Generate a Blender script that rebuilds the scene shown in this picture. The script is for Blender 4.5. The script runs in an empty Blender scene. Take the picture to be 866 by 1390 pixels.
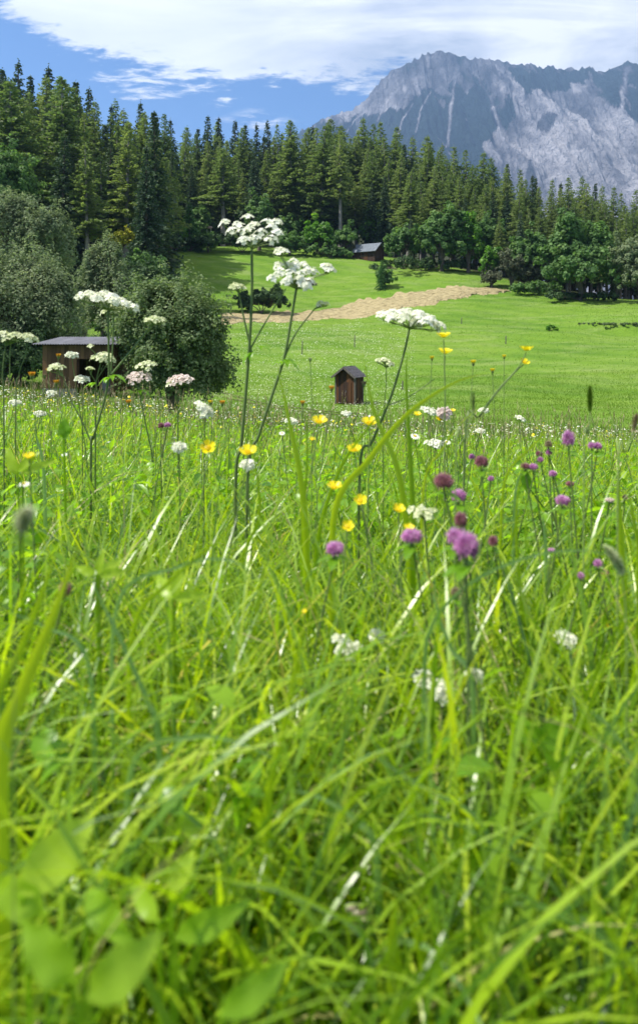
import bpy, math, random
import numpy as np
from mathutils import Vector, Matrix

SC = bpy.context.scene
COL = SC.collection
F = 1011.0          # focal length in photo pixels
U0, V0 = 433.0, 450.0
rng = np.random.default_rng(7)
RAD = math.radians

# ------------------------------------------------------------------ terrain
def pchip(xs, ys, x):
    xs = np.asarray(xs, float); ys = np.asarray(ys, float)
    h = np.diff(xs); d = np.diff(ys) / h
    m = np.zeros_like(ys)
    m[0] = d[0]; m[-1] = d[-1]
    for i in range(1, len(xs) - 1):
        m[i] = 0 if d[i-1] * d[i] <= 0 else 3*(h[i-1]+h[i]) / ((2*h[i]+h[i-1])/d[i-1] + (h[i]+2*h[i-1])/d[i])
    x = np.clip(x, xs[0], xs[-1])
    k = np.clip(np.searchsorted(xs, x) - 1, 0, len(xs) - 2)
    t = (x - xs[k]) / h[k]
    return ((1+2*t)*(1-t)**2*ys[k] + t*(1-t)**2*h[k]*m[k] + t*t*(3-2*t)*ys[k+1] + t*t*(t-1)*h[k]*m[k+1])

PROF = [
 (-1.0, [(-60,0.5),(-10,-.5),(0,-.60),(3,-.70),(8,-.95),(14,-1.35),(32,-2.55),(45,-3.0),(70,-1.0),(100,6),(110,9),(150,20),(250,40),(400,50),(1500,-40),(7000,-80)]),
 (-0.5, [(-60,0.4),(-10,-.5),(0,-.60),(3,-.75),(8,-1.15),(14,-1.95),(32,-3.6),(46,-4.2),(60,-3.3),(80,0.0),(95,2.6),(110,6),(130,13.9),(150,18),(180,24),(250,38),(400,50),(1500,-40),(7000,-80)]),
 (0.0,  [(-60,0.2),(-10,-.5),(0,-.60),(3,-.82),(8,-1.40),(14,-2.3),(30,-4.2),(46,-4.55),(60,-3.6),(80,-.4),(95,1.7),(103,3.3),(120,8.4),(130,12.0),(140,14.7),(150,16.6),(180,21),(250,35),(400,48),(1500,-40),(7000,-80)]),
 (0.5,  [(-60,0.0),(-10,-.5),(0,-.60),(3,-.86),(8,-1.48),(14,-2.5),(30,-4.25),(48,-4.3),(62,-3.2),(80,-.5),(95,2.2),(110,5.9),(120,8.7),(128,10.3),(140,11.6),(180,14),(250,22),(400,25),(1500,-60),(7000,-80)]),
 (1.0,  [(-60,-.2),(-10,-.5),(0,-.60),(3,-.87),(8,-1.52),(14,-2.6),(30,-4.3),(50,-4.3),(70,-1.4),(85,.9),(105,4.4),(125,4.8),(150,5),(200,5),(400,0),(1500,-60),(7000,-80)]),
]
def vnoise(x, y, seed=0):
    x = np.asarray(x, float); y = np.asarray(y, float)
    xi = np.floor(x).astype(np.int64); yi = np.floor(y).astype(np.int64)
    xf = x - xi; yf = y - yi
    u = xf*xf*xf*(xf*(xf*6-15)+10); v = yf*yf*yf*(yf*(yf*6-15)+10)
    def hsh(a, b):
        n = (a * 374761393 + b * 668265263 + seed * 974634777) & 0xffffffff
        n = ((n ^ (n >> 13)) * 1274126177) & 0xffffffff
        return ((n ^ (n >> 16)) & 0xffff) / 32767.5 - 1
    a = hsh(xi, yi); b = hsh(xi+1, yi); c = hsh(xi, yi+1); d = hsh(xi+1, yi+1)
    return (a*(1-u)+b*u)*(1-v) + (c*(1-u)+d*u)*v
def fbm(x, y, o=4, seed=0, ridged=False):
    s = 0; a = 1; n = 0
    for i in range(o):
        k = vnoise(np.asarray(x)*2**i, np.asarray(y)*2**i, seed+i*17)
        if ridged: k = 1-2*np.abs(k)
        s = s + a*k; n += a; a *= .52
    return s/n
def ground(x, Y):
    x = np.asarray(x, float); Y = np.asarray(Y, float)
    t = np.clip(x/(np.abs(Y)+3)/0.43, -1.35, 1.35)
    P = [pchip([a for a, _ in pr], [b for _, b in pr], Y) for _, pr in PROF]
    ts = np.clip((t+1)/0.5, 0, 4); k = np.clip(np.floor(ts).astype(int), 0, 3); f = ts - k
    A = np.stack(P)
    km = np.maximum(k-1, 0); kp = np.minimum(k+2, 4)
    g = lambda q: np.take_along_axis(A, q[None], 0)[0]
    p0, p1, p2, p3 = g(km), g(k), g(k+1), g(kp)
    z = 0.5*(2*p1 + (p2-p0)*f + (2*p0-5*p1+4*p2-p3)*f**2 + (3*p1-p0-3*p2+p3)*f**3)
    far = np.clip((Y-20)/60, 0, 1)
    z = z + far*(0.35*fbm(x/14, Y/14, 3, 5)) + 0.05*np.clip(Y/3, 0, 1)*fbm(x/1.5, Y/1.5, 2, 9)
    z = z + 0.8*np.tanh((Y-84-1.2*np.sin(x*.3))/.6)*np.clip((t-.78)/.1, 0, 1)*np.exp(-((Y-84)/9.)**2)
    return z
def gz(x, Y):
    return float(ground(np.array([x]), np.array([Y]))[0])
def P(u, v, Y):
    return Vector(((u-U0)/F*Y, Y, (V0-v)/F*Y))
_YS = np.concatenate([np.arange(16, 60, .25), np.arange(60, 260, .5)])
def hit(u, v, ymin=25):
    """the ground point seen at photo pixel (u, v)"""
    xs = (u-U0)/F*_YS; zr = (V0-v)/F*_YS
    d = ground(xs, _YS) - zr
    for i in range(1, len(_YS)):
        if _YS[i] > ymin and d[i-1] < 0 <= d[i]:
            f = d[i-1]/(d[i-1]-d[i]); Y = _YS[i-1] + f*(_YS[i]-_YS[i-1])
            return Vector(((u-U0)/F*Y, Y, (V0-v)/F*Y))
    return P(u, v, 120)

# ------------------------------------------------------------------ mesh building
class Geo:
    def __init__(s): s.V = []; s.T = []; s.f = []; s.m = []; s.n = 0
    def add(s, verts, faces, tint=.5, mat=0):
        v = np.asarray(verts, float).reshape(-1, 3); fa = np.asarray(faces, np.int64)
        s.V.append(v); t = np.broadcast_to(np.asarray(tint, float), (len(v),)); s.T.append(t)
        s.f.append(fa + s.n); s.m.append(np.full(len(fa), mat)); s.n += len(v)
        return s
    def tube(s, pts, rad, n=6, tint=.5, mat=0, cap=True):
        pts = np.asarray([tuple(p) for p in pts], float); k = len(pts)
        rad = np.broadcast_to(np.asarray(rad, float), (k,))
        d = np.gradient(pts, axis=0); d /= np.linalg.norm(d, axis=1)[:, None]+1e-12
        ref = np.array([1., 0, 0]) if abs(d[0][0]) < .8 else np.array([0, 1., 0])
        a = np.cross(d, ref); a /= np.linalg.norm(a, axis=1)[:, None]+1e-12; b = np.cross(d, a)
        th = np.arange(n)/n*2*np.pi
        V = pts[:, None] + rad[:, None, None]*(np.cos(th)[None, :, None]*a[:, None] + np.sin(th)[None, :, None]*b[:, None])
        i = np.arange(k-1)[:, None]*n; j = np.arange(n)[None]
        jn = (j+1) % n
        fq = np.stack([i+j, i+jn, i+n+jn, i+n+j], -1).reshape(-1, 4)
        s.add(V, fq, tint, mat)
        if cap and k > 1:
            for e, o in ((0, 0), (k-1, (k-1)*n)):
                ring = V[e]; c = ring.mean(0)
                fc = [[q, (q+1) % n, n] for q in range(n)]
                s.add(np.vstack([ring, c]), fc, tint, mat)
        return s
    def box(s, c, sz, rot=None, tint=.5, mat=0, taper=0):
        x, y, z = [q/2 for q in sz]
        v = np.array([[sx*x*(1-taper*(sz_ > 0)), sy*y*(1-taper*(sz_ > 0)), sz_*z] for sz_ in (-1, 1) for sx, sy in ((-1, -1), (1, -1), (1, 1), (-1, 1))])
        if rot is not None: v = v @ np.array(rot.to_3x3()).T
        v = v + np.array(tuple(c))
        return s.add(v, [[0, 3, 2, 1], [4, 5, 6, 7], [0, 1, 5, 4], [1, 2, 6, 5], [2, 3, 7, 6], [3, 0, 4, 7]], tint, mat)
    def build(s, name, mats, parent=None, base=None, smooth=False):
        V = np.concatenate(s.V); T = np.concatenate(s.T); M = np.concatenate(s.m)
        if base is not None: V = V - np.array(tuple(base))
        me = bpy.data.meshes.new(name)
        cnt = np.concatenate([np.full(len(a), a.shape[1]) for a in s.f]); L = np.concatenate([a.ravel() for a in s.f])
        me.vertices.add(len(V)); me.vertices.foreach_set('co', V.ravel().astype(np.float32))
        me.loops.add(len(L)); me.loops.foreach_set('vertex_index', L.astype(np.int32))
        me.polygons.add(len(cnt)); st = np.concatenate([[0], np.cumsum(cnt)[:-1]])
        me.polygons.foreach_set('loop_start', st.astype(np.int32)); me.polygons.foreach_set('loop_total', cnt.astype(np.int32))
        me.polygons.foreach_set('material_index', M.astype(np.int32))
        me.polygons.foreach_set('use_smooth', np.full(len(cnt), smooth))
        at = me.attributes.new('tint', 'FLOAT', 'POINT'); at.data.foreach_set('value', T.astype(np.float32))
        for m in (mats if isinstance(mats, (list, tuple)) else [mats]): me.materials.append(m)
        me.update(calc_edges=True); me.validate()
        o = bpy.data.objects.new(name, me); COL.objects.link(o)
        if parent is not None: o.parent = parent
        elif base is not None: o.location = base
        return o
def tag(o, label=None, cat=None, group=None, kind=None):
    if label: o['label'] = label
    if cat: o['category'] = cat
    if group: o['group'] = group
    if kind: o['kind'] = kind
    return o
def thing(name, loc, label, cat, group=None, rz=0, sc=None):
    o = bpy.data.objects.new(name, None); COL.objects.link(o); o.location = loc; o.rotation_euler = (0, 0, rz)
    o.empty_display_size = .1
    if sc: o.scale = sc
    return tag(o, label, cat, group)
def dup(root, loc, rz, sc, label, group):
    r = root.copy(); COL.objects.link(r); r.location = loc; r.rotation_euler = (0, 0, rz); r.scale = sc
    r['label'] = label
    if group: r['group'] = group
    elif 'group' in r: del r['group']
    for ch in root.children:
        c = ch.copy(); COL.objects.link(c); c.parent = r
    return r
def spline(ctrl, n=8):
    c = [Vector(p) for p in ctrl]; c = [c[0]*2-c[1]] + c + [c[-1]*2-c[-2]]; out = []
    for i in range(1, len(c)-2):
        for k in range(n):
            t = k/n
            out.append(.5*((2*c[i]) + (c[i+1]-c[i-1])*t + (2*c[i-1]-5*c[i]+4*c[i+1]-c[i+2])*t*t + (3*c[i]-c[i-1]-3*c[i+1]+c[i+2])*t**3))
    out.append(c[-2]); return out

# ------------------------------------------------------------------ materials
def newmat(name):
    m = bpy.data.materials.new(name); m.use_nodes = True; nt = m.node_tree
    for n in list(nt.nodes): nt.nodes.remove(n)
    out = nt.nodes.new('ShaderNodeOutputMaterial'); return m, nt, out
def ramp(nt, fac, stops):
    r = nt.nodes.new('ShaderNodeValToRGB'); e = r.color_ramp.elements
    e[0].position, e[0].color = stops[0][0], (*stops[0][1], 1)
    e[1].position, e[1].color = stops[-1][0], (*stops[-1][1], 1)
    for p, c in stops[1:-1]: q = e.new(p); q.color = (*c, 1)
    nt.links.new(fac, r.inputs[0]); return r.outputs[0]
def mixc(nt, fac, a, b, mode='MIX'):
    n = nt.nodes.new('ShaderNodeMix'); n.data_type = 'RGBA'; n.blend_type = mode
    for k, val in ((0, fac), (6, a), (7, b)):
        if isinstance(val, (int, float)): n.inputs[k].default_value = val
        elif isinstance(val, tuple): n.inputs[k].default_value = (*val, 1)
        else: nt.links.new(val, n.inputs[k])
    return n.outputs[2]
def noise(nt, vec, scale, det=4, rough=.5, mapscale=None, dist=0):
    if mapscale:
        mp = nt.nodes.new('ShaderNodeMapping'); mp.inputs['Scale'].default_value = mapscale
        nt.links.new(vec, mp.inputs[0]); vec = mp.outputs[0]
    n = nt.nodes.new('ShaderNodeTexNoise'); n.inputs['Scale'].default_value = scale
    n.inputs['Detail'].default_value = det; n.inputs['Roughness'].default_value = rough; n.inputs['Distortion'].default_value = dist
    nt.links.new(vec, n.inputs['Vector']); return n.outputs[0]
def math_(nt, op, a, b=None, c=None, clamp=False):
    n = nt.nodes.new('ShaderNodeMath'); n.operation = op; n.use_clamp = clamp
    for i, v in enumerate((a, b, c)):
        if v is None: continue
        if isinstance(v, (int, float)): n.inputs[i].default_value = v
        else: nt.links.new(v, n.inputs[i])
    return n.outputs[0]
def bump(nt, h, strength, dist):
    b = nt.nodes.new('ShaderNodeBump'); b.inputs['Strength'].default_value = strength; b.inputs['Distance'].default_value = dist
    nt.links.new(h, b.inputs['Height']); return b.outputs[0]
def leafmat(name, stops, trans=.4, rough=.45, spec=.4, objvar=.0, tcol=(1.5, 1.6, .9)):
    m, nt, out = newmat(name)
    a = nt.nodes.new('ShaderNodeAttribute'); a.attribute_name = 'tint'
    c = ramp(nt, a.outputs['Fac'], stops)
    if objvar:
        oi = nt.nodes.new('ShaderNodeObjectInfo')
        hs = nt.nodes.new('ShaderNodeHueSaturation')
        nt.links.new(math_(nt, 'MULTIPLY_ADD', oi.outputs['Random'], objvar, 1-objvar/2), hs.inputs['Value'])
        nt.links.new(math_(nt, 'MULTIPLY_ADD', oi.outputs['Random'], -.03, .515), hs.inputs['Hue'])
        nt.links.new(c, hs.inputs['Color']); c = hs.outputs[0]
    p = nt.nodes.new('ShaderNodeBsdfPrincipled'); nt.links.new(c, p.inputs['Base Color'])
    p.inputs['Roughness'].default_value = rough; p.inputs['Specular IOR Level'].default_value = spec
    if trans:
        t = nt.nodes.new('ShaderNodeBsdfTranslucent'); nt.links.new(mixc(nt, 1.0, c, tcol, 'MULTIPLY'), t.inputs[0])
        mx = nt.nodes.new('ShaderNodeMixShader'); mx.inputs[0].default_value = trans
        nt.links.new(p.outputs[0], mx.inputs[1]); nt.links.new(t.outputs[0], mx.inputs[2]); nt.links.new(mx.outputs[0], out.inputs[0])
    else: nt.links.new(p.outputs[0], out.inputs[0])
    return m
def simple(name, c1, c2, scale=5, rough=.8, spec=.2, mapscale=None, bmp=0, metal=0, coord='Object'):
    m, nt, out = newmat(name)
    tc = nt.nodes.new('ShaderNodeTexCoord'); v = tc.outputs[coord]
    n = noise(nt, v, scale, 5, .6, mapscale); c = ramp(nt, n, [(.3, c1), (.7, c2)])
    p = nt.nodes.new('ShaderNodeBsdfPrincipled'); nt.links.new(c, p.inputs['Base Color'])
    p.inputs['Roughness'].default_value = rough; p.inputs['Specular IOR Level'].default_value = spec; p.inputs['Metallic'].default_value = metal
    if bmp: nt.links.new(bump(nt, n, .6, bmp), p.inputs['Normal'])
    nt.links.new(p.outputs[0], out.inputs[0]); return m

M = {}
M['grass'] = leafmat('grass_blade', [(0, (.035, .10, .008)), (.3, (.12, .24, .010)), (.55, (.22, .36, .012)), (.8, (.33, .46, .016)), (.93, (.40, .50, .03)), (.97, (.38, .36, .14)), (1, (.42, .38, .2))], trans=.5, rough=.33, spec=.68, tcol=(1.6, 1.55, .6))
M['bluegrass'] = leafmat('blue_grass_blade', [(0, (.13, .24, .07)), (1, (.25, .38, .14))], trans=.4, rough=.3, spec=.8, tcol=(1.3, 1.5, .8))
M['leaf'] = leafmat('broad_leaf', [(0, (.07, .18, .014)), (.6, (.19, .37, .018)), (1, (.34, .48, .03))], trans=.55, rough=.36, spec=.45, tcol=(1.6, 1.6, .7))
M['field'] = leafmat('field_grass', [(0, (.075, .15, .014)), (.6, (.12, .215, .018)), (1, (.18, .265, .034))], trans=.35, rough=.8, spec=.08, tcol=(1.4, 1.5, .8))
M['spruce'] = leafmat('spruce_needles', [(0, (.032, .062, .034)), (.6, (.060, .100, .048)), (1, (.095, .14, .062))], trans=.2, rough=.6, spec=.2, objvar=.4)
M['larch'] = leafmat('larch_needles', [(0, (.09, .14, .046)), (.6, (.155, .21, .066)), (1, (.21, .265, .085))], trans=.4, rough=.6, spec=.2, objvar=.35)
M['youngconifer'] = leafmat('young_conifer_needles', [(0, (.03, .09, .03)), (.6, (.06, .16, .04)), (1, (.12, .24, .05))], trans=.3, rough=.6, spec=.2)
M['willow'] = leafmat('willow_leaves', [(0, (.11, .15, .075)), (.6, (.21, .26, .14)), (1, (.33, .37, .22))], trans=.4, rough=.7, spec=.15, tcol=(1.2, 1.3, .9))
M['dark'] = leafmat('dark_shrub_leaves', [(0, (.032, .066, .024)), (.6, (.058, .105, .038)), (1, (.11, .16, .06))], trans=.3, rough=.65, spec=.15, tcol=(1.3, 1.4, .8))
M['olive'] = leafmat('olive_leaves', [(0, (.085, .13, .05)), (.6, (.16, .22, .095)), (1, (.29, .34, .19))], trans=.4, rough=.65, spec=.15, tcol=(1.3, 1.4, .8))
M['mid'] = leafmat('maple_leaves', [(0, (.065, .13, .04)), (.6, (.115, .21, .06)), (1, (.18, .28, .08))], trans=.4, rough=.6, spec=.2, tcol=(1.3, 1.4, .8))
M['bright'] = leafmat('bright_leaves', [(0, (.055, .14, .016)), (.6, (.105, .24, .026)), (1, (.19, .33, .04))], trans=.45, rough=.45, spec=.3)
M['dusty'] = leafmat('dusty_leaves', [(0, (.055, .065, .035)), (.6, (.10, .12, .065)), (1, (.17, .18, .11))], trans=.3, rough=.6, spec=.2, tcol=(1.2, 1.2, 1))
M['yellowleaf'] = leafmat('yellow_leaves', [(0, (.22, .24, .03)), (1, (.50, .46, .05))], trans=.4, rough=.6, spec=.2)
M['bark'] = simple('bark', (.07, .055, .045), (.16, .135, .11), 6, .9, .1, (3, 3, .4), .02)
M['palebark'] = simple('pale_bark', (.16, .145, .13), (.30, .27, .25), 6, .9, .1, (3, 3, .4), .02)
M['stem'] = leafmat('green_stem', [(0, (.07, .085, .03)), (.4, (.10, .15, .045)), (1, (.20, .28, .09))], trans=.15, rough=.5, spec=.3)
M['white'] = leafmat('white_petal', [(0, (.42, .48, .20)), (.35, (.70, .72, .52)), (1, (.86, .86, .76))], trans=.35, rough=.6, spec=.2, tcol=(1, 1, 1))
M['greenwhite'] = leafmat('greenish_petal', [(0, (.25, .36, .10)), (.5, (.55, .60, .32)), (1, (.75, .76, .55))], trans=.3, rough=.6, spec=.2, tcol=(1, 1, 1))
M['pinkwhite'] = leafmat('pinkish_petal', [(0, (.38, .30, .22)), (.5, (.62, .50, .44)), (1, (.75, .66, .60))], trans=.3, rough=.6, spec=.2, tcol=(1, 1, 1))
M['yellow'] = leafmat('yellow_petal', [(0, (.72, .52, .006)), (.5, (.86, .70, .010)), (1, (.90, .78, .02))], trans=.3, rough=.35, spec=.3, tcol=(1, 1, .5))
M['orange'] = leafmat('orange_bud', [(0, (.55, .22, .02)), (1, (.85, .50, .03))], trans=.2, rough=.6, spec=.2, tcol=(1, 1, .5))
M['purple'] = leafmat('clover_purple', [(0, (.22, .07, .17)), (.5, (.52, .20, .44)), (1, (.75, .48, .68))], trans=.3, rough=.6, spec=.2, tcol=(1.1, 1, 1.1))
M['maroon'] = leafmat('clover_faded', [(0, (.10, .045, .04)), (.5, (.27, .10, .12)), (1, (.46, .24, .28))], trans=.2, rough=.6, spec=.2, tcol=(1.1, 1, 1))
M['tan'] = leafmat('dry_seed_head', [(0, (.16, .11, .05)), (1, (.42, .36, .22))], trans=.3, rough=.7, spec=.1, tcol=(1, 1, 1))
M['concrete'] = simple('concrete', (.14, .135, .13), (.24, .23, .22), 8, .9, .1, None, .01)
M['hay'] = simple('cut_hay', (.15, .12, .06), (.40, .34, .19), 1.6, .95, .05, (1, 3.2, 1), .10)

def wood(name, c1, c2, cpl, width=.16, axis=0):
    m, nt, out = newmat(name)
    tc = nt.nodes.new('ShaderNodeTexCoord'); v = tc.outputs['Object']
    a = nt.nodes.new('ShaderNodeAttribute'); a.attribute_name = 'tint'
    g = noise(nt, v, 9, 6, .65, (4, 4, .35)); big = noise(nt, v, 1.3, 3, .5)
    c = ramp(nt, g, [(.25, c1), (.75, c2)])
    c = mixc(nt, math_(nt, 'MULTIPLY', a.outputs['Fac'], .75), c, cpl)
    c = mixc(nt, math_(nt, 'MULTIPLY', big, .5), c, tuple(q*.45 for q in c1))
    p = nt.nodes.new('ShaderNodeBsdfPrincipled'); nt.links.new(c, p.inputs['Base Color'])
    p.inputs['Roughness'].default_value = .85; p.inputs['Specular IOR Level'].default_value = .15
    nt.links.new(bump(nt, g, .7, .01), p.inputs['Normal']); nt.links.new(p.outputs[0], out.inputs[0]); return m
M['plank'] = wood('weathered_planks', (.06, .032, .020), (.16, .095, .058), (.26, .145, .08))
M['oldwood'] = wood('old_dark_planks', (.022, .014, .012), (.060, .040, .032), (.20, .085, .03))
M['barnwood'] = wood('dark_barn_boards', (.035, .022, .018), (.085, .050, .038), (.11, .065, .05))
M['tin'] = simple('corrugated_tin', (.10, .10, .115), (.20, .20, .23), 3, .75, .25, (1, .3, 1), 0, 0)
M['barnroof'] = simple('barn_roof_sheet', (.10, .12, .14), (.17, .19, .22), 3, .75, .2, (1, .3, 1), 0, 0)
M['shingle'] = simple('old_shingles', (.035, .033, .038), (.12, .115, .125), 12, .9, .15, (1, 1, 1), .02)
M['greypost'] = simple('grey_post', (.06, .052, .045), (.16, .145, .13), 9, .9, .1, (3, 3, .5), .005)
M['pink'] = simple('pink_board', (.48, .30, .30), (.60, .42, .41), 4, .7)
M['whiteboard'] = simple('white_board', (.60, .60, .58), (.78, .78, .76), 4, .7)
M['logend'] = simple('log_bark', (.09, .07, .075), (.20, .16, .16), 7, .9, .1)

# ------------------------------------------------------------------ ground
def ground_material():
    m, nt, out = newmat('meadow_ground')
    geo = nt.nodes.new('ShaderNodeNewGeometry'); v = geo.outputs['Position']
    sep = nt.nodes.new('ShaderNodeSeparateXYZ'); nt.links.new(v, sep.inputs[0])
    n1 = noise(nt, v, .07, 4, .55); n2 = noise(nt, v, .9, 5, .65, (1, 1.6, 1)); n3 = noise(nt, v, 6, 4, .7); n4 = noise(nt, v, .25, 4, .6, (.6, 2.2, 1), .6)
    c = ramp(nt, n1, [(.36, (.075, .155, .016)), (.5, (.115, .21, .020)), (.62, (.155, .24, .030))])
    c = mixc(nt, math_(nt, 'MULTIPLY', ramp(nt, n2, [(.35, (1, 1, 1)), (.6, (0, 0, 0))]), .55), c, (.075, .165, .014))
    c = mixc(nt, math_(nt, 'MULTIPLY', ramp(nt, n4, [(.48, (0, 0, 0)), (.66, (1, 1, 1))]), .6), c, (.235, .285, .10))
    c = mixc(nt, math_(nt, 'MULTIPLY', ramp(nt, n3, [(.4, (1, 1, 1)), (.6, (0, 0, 0))]), .35), c, (.065, .14, .012))
    bw = nt.nodes.new('ShaderNodeTexWave'); bw.wave_profile = 'SIN'; bw.inputs['Scale'].default_value = .11; bw.inputs['Distortion'].default_value = 5; bw.inputs['Detail'].default_value = 2; bw.inputs['Detail Scale'].default_value = .12; bw.bands_direction = 'DIAGONAL'
    nt.links.new(v, bw.inputs[0]); c = mixc(nt, math_(nt, 'MULTIPLY', bw.outputs[1], .4), c, (.15, .25, .028))
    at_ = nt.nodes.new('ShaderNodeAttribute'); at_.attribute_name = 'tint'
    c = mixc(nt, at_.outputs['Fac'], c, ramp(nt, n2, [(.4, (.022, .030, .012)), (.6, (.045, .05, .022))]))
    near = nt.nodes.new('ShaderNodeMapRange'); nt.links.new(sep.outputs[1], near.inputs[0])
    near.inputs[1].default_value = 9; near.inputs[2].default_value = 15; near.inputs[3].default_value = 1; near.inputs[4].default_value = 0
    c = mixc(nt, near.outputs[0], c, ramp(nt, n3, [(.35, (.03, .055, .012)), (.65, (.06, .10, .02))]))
    p = nt.nodes.new('ShaderNodeBsdfPrincipled'); nt.links.new(c, p.inputs['Base Color'])
    p.inputs['Roughness'].default_value = .9; p.inputs['Specular IOR Level'].default_value = .1
    h = math_(nt, 'ADD', n2, math_(nt, 'MULTIPLY', n3, .4))
    nt.links.new(bump(nt, h, .9, .35), p.inputs['Normal']); nt.links.new(p.outputs[0], out.inputs[0]); return m
def grid_faces(ny, nx):
    i = np.arange(ny-1)[:, None]*nx; j = np.arange(nx-1)[None]
    return np.stack([i+j, i+j+1, i+nx+j+1, i+nx+j], -1).reshape(-1, 4)
ys = np.concatenate([np.linspace(-60, -2, 16), np.arange(-1.5, 14, .25), np.arange(14, 60, .8), np.arange(60, 200, 1.3), np.geomspace(200, 7000, 36)])
xp = np.concatenate([np.arange(0, 6, .3), np.arange(6, 90, 1.4), np.geomspace(90, 6000, 26)])
xs = np.concatenate([-xp[:0:-1], xp])
X, Y = np.meshgrid(xs, ys)
Z = ground(X, Y)
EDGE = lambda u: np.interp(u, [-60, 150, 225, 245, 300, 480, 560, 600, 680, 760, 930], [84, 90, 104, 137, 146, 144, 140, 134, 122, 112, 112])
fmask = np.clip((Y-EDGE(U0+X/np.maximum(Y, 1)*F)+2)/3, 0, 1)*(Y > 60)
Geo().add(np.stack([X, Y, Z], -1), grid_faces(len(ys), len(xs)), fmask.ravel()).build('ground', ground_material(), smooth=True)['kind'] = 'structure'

for off in (0, 1.5):
    A_ = [hit(*p, ymin=25) for p in [(255, 531), (310, 541), (370, 553), (430, 561), (500, 566)]]
    A_ = np.array([tuple(p) for p in spline(A_, 30)]); w_ = np.linspace(-.24, .24, 5)[:, None, None]
    G_ = A_[None]+np.array([0., 1., 0])*(w_+off+.12*fbm(A_[:, 0]*1.3, A_[:, 1], 2, 88)[None, :, None]); G_[..., 2] = ground(G_[..., 0], G_[..., 1])+.012-.03*(np.abs(w_[..., 0]) < .2)+.02
    Geo().add(G_, grid_faces(*G_.shape[:2])).build('path', simple('path_rut', (.05, .075, .02), (.11, .12, .05), 5, .95, .05), smooth=True)['kind'] = 'structure'
# the cut strip: clods and swaths laid over the slope
lo = [(300, 441), (330, 439), (370, 438), (420, 436), (470, 433), (520, 428), (570, 417), (620, 407), (660, 400), (692, 397)]
hi = [(300, 424), (330, 425), (370, 424), (420, 421), (470, 413), (520, 402), (570, 393), (620, 389), (660, 391), (692, 395)]
A = [hit(*p, ymin=60) for p in lo]; B = [hit(*p, ymin=60) for p in hi]
A = spline(A, 18); B = spline(B, 18)
A = np.array([tuple(p) for p in A]); B = np.array([tuple(p) for p in B])
w = np.linspace(0, 1, 46)[:, None, None]
G = A[None]*(1-w) + B[None]*w
jx = fbm(G[..., 0]*.7, G[..., 1]*.25, 4, 40)
G[..., 1] += 2.6*jx*np.abs(w[..., 0]*2-1)**3 + .5*jx
edge = np.minimum(1, np.minimum(w[..., 0], 1-w[..., 0])*9)
sw = .10*np.sin(w[..., 0]*np.pi*13 + 1.2*fbm(G[..., 0]*.2, G[..., 1]*.2, 2, 3))
G[..., 2] = ground(G[..., 0], G[..., 1]) + .03 + edge*(.09 + sw*.6 + .07*fbm(G[..., 0]*2.2, G[..., 1]*3.5, 3, 12))
G[..., 2] -= (1-edge)*.08
Geo().add(G, grid_faces(*G.shape[:2])).build('cut_hay_strip', M['hay'], smooth=False)['kind'] = 'structure'

# ------------------------------------------------------------------ mountain
RU = [100, 300, 380, 410, 440, 480, 500, 515, 530, 545, 560, 575, 590, 600, 612, 625, 640, 650, 665, 680, 700, 715, 730, 745, 760, 780, 800, 820, 835, 850, 866, 900, 960, 1060, 1200, 1400]
RV = [300, 240, 196, 176, 163, 148, 133, 112, 98, 90, 82, 77, 73, 72, 75, 76, 80, 78, 83, 82, 90, 87, 92, 88, 92, 96, 93, 97, 93, 86, 89, 97, 104, 98, 120, 200]
nu, nd = 700, 300
uu = np.linspace(150, 1350, nu); dd = np.linspace(0, 1, nd)**1.0
UU, DD = np.meshgrid(uu, dd)
Yr = 4000.
ridge = (V0-np.interp(uu, RU, RV))/F*Yr
ridge = ridge + 16*fbm(uu/9, uu*0, 4, 21, True) + 5*fbm(uu/2.5, uu*0, 3, 22)
Yd = Yr - DD*2000 + 30*fbm(UU/30, DD*6, 3, 4)
Xd = (UU-U0)/F*Yr*(1-.12*DD)
hgt = 1 - 1.25*DD + .32*DD**2
hgt = hgt + 0*DD
warp = .55*fbm(Xd/420, DD*2.2, 3, 31)
rid = fbm(Xd/330+warp, DD*1.5, 5, 33, True)
fine = fbm(Xd/90+warp*2, DD*7, 5, 35, True)
fade = np.clip(DD*9, 0, 1)
Zd = ridge[None]*hgt + fade*(125*rid*(1-.3*DD) + 52*fine) - fade*40
Zd = Zd - np.clip(DD-.9, 0, 1)*2500
vv = V0 - Zd/Yd*F; uq = U0 + Xd/Yd*F
def inpoly(px, py, poly):
    r = np.zeros(px.shape, bool); n = len(poly)
    for i in range(n):
        x1, y1 = poly[i]; x2, y2 = poly[(i+1) % n]
        c = ((y1 > py) != (y2 > py)) & (px < (x2-x1)*(py-y1)/(y2-y1+1e-9)+x1)
        r ^= c
    return r
n1 = fbm(Xd/110, Zd/190, 5, 51); n2 = fbm(Xd/40+warp*3, Zd/160, 4, 53)
wu = uq + 9*n1 + 3*n2; wv = vv + 14*n2 + 8*n1
veg = inpoly(wu, wv, [(300, 400), (395, 175), (430, 172), (500, 158), (540, 150), (552, 132), (575, 130), (590, 122), (600, 135), (618, 112), (632, 122), (640, 100), (650, 104), (672, 142), (692, 128), (700, 150), (668, 186), (655, 200), (668, 222), (690, 262), (700, 400)]).astype(float)
veg = np.maximum(veg, inpoly(wu, wv, [(690, 92), (740, 94), (800, 97), (866, 92), (960, 108), (960, 165), (866, 160), (838, 140), (822, 128), (806, 106), (780, 112), (765, 125), (730, 118), (715, 125), (700, 112)]))
veg = np.where(n2 > .42, veg*.3, veg)
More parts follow.
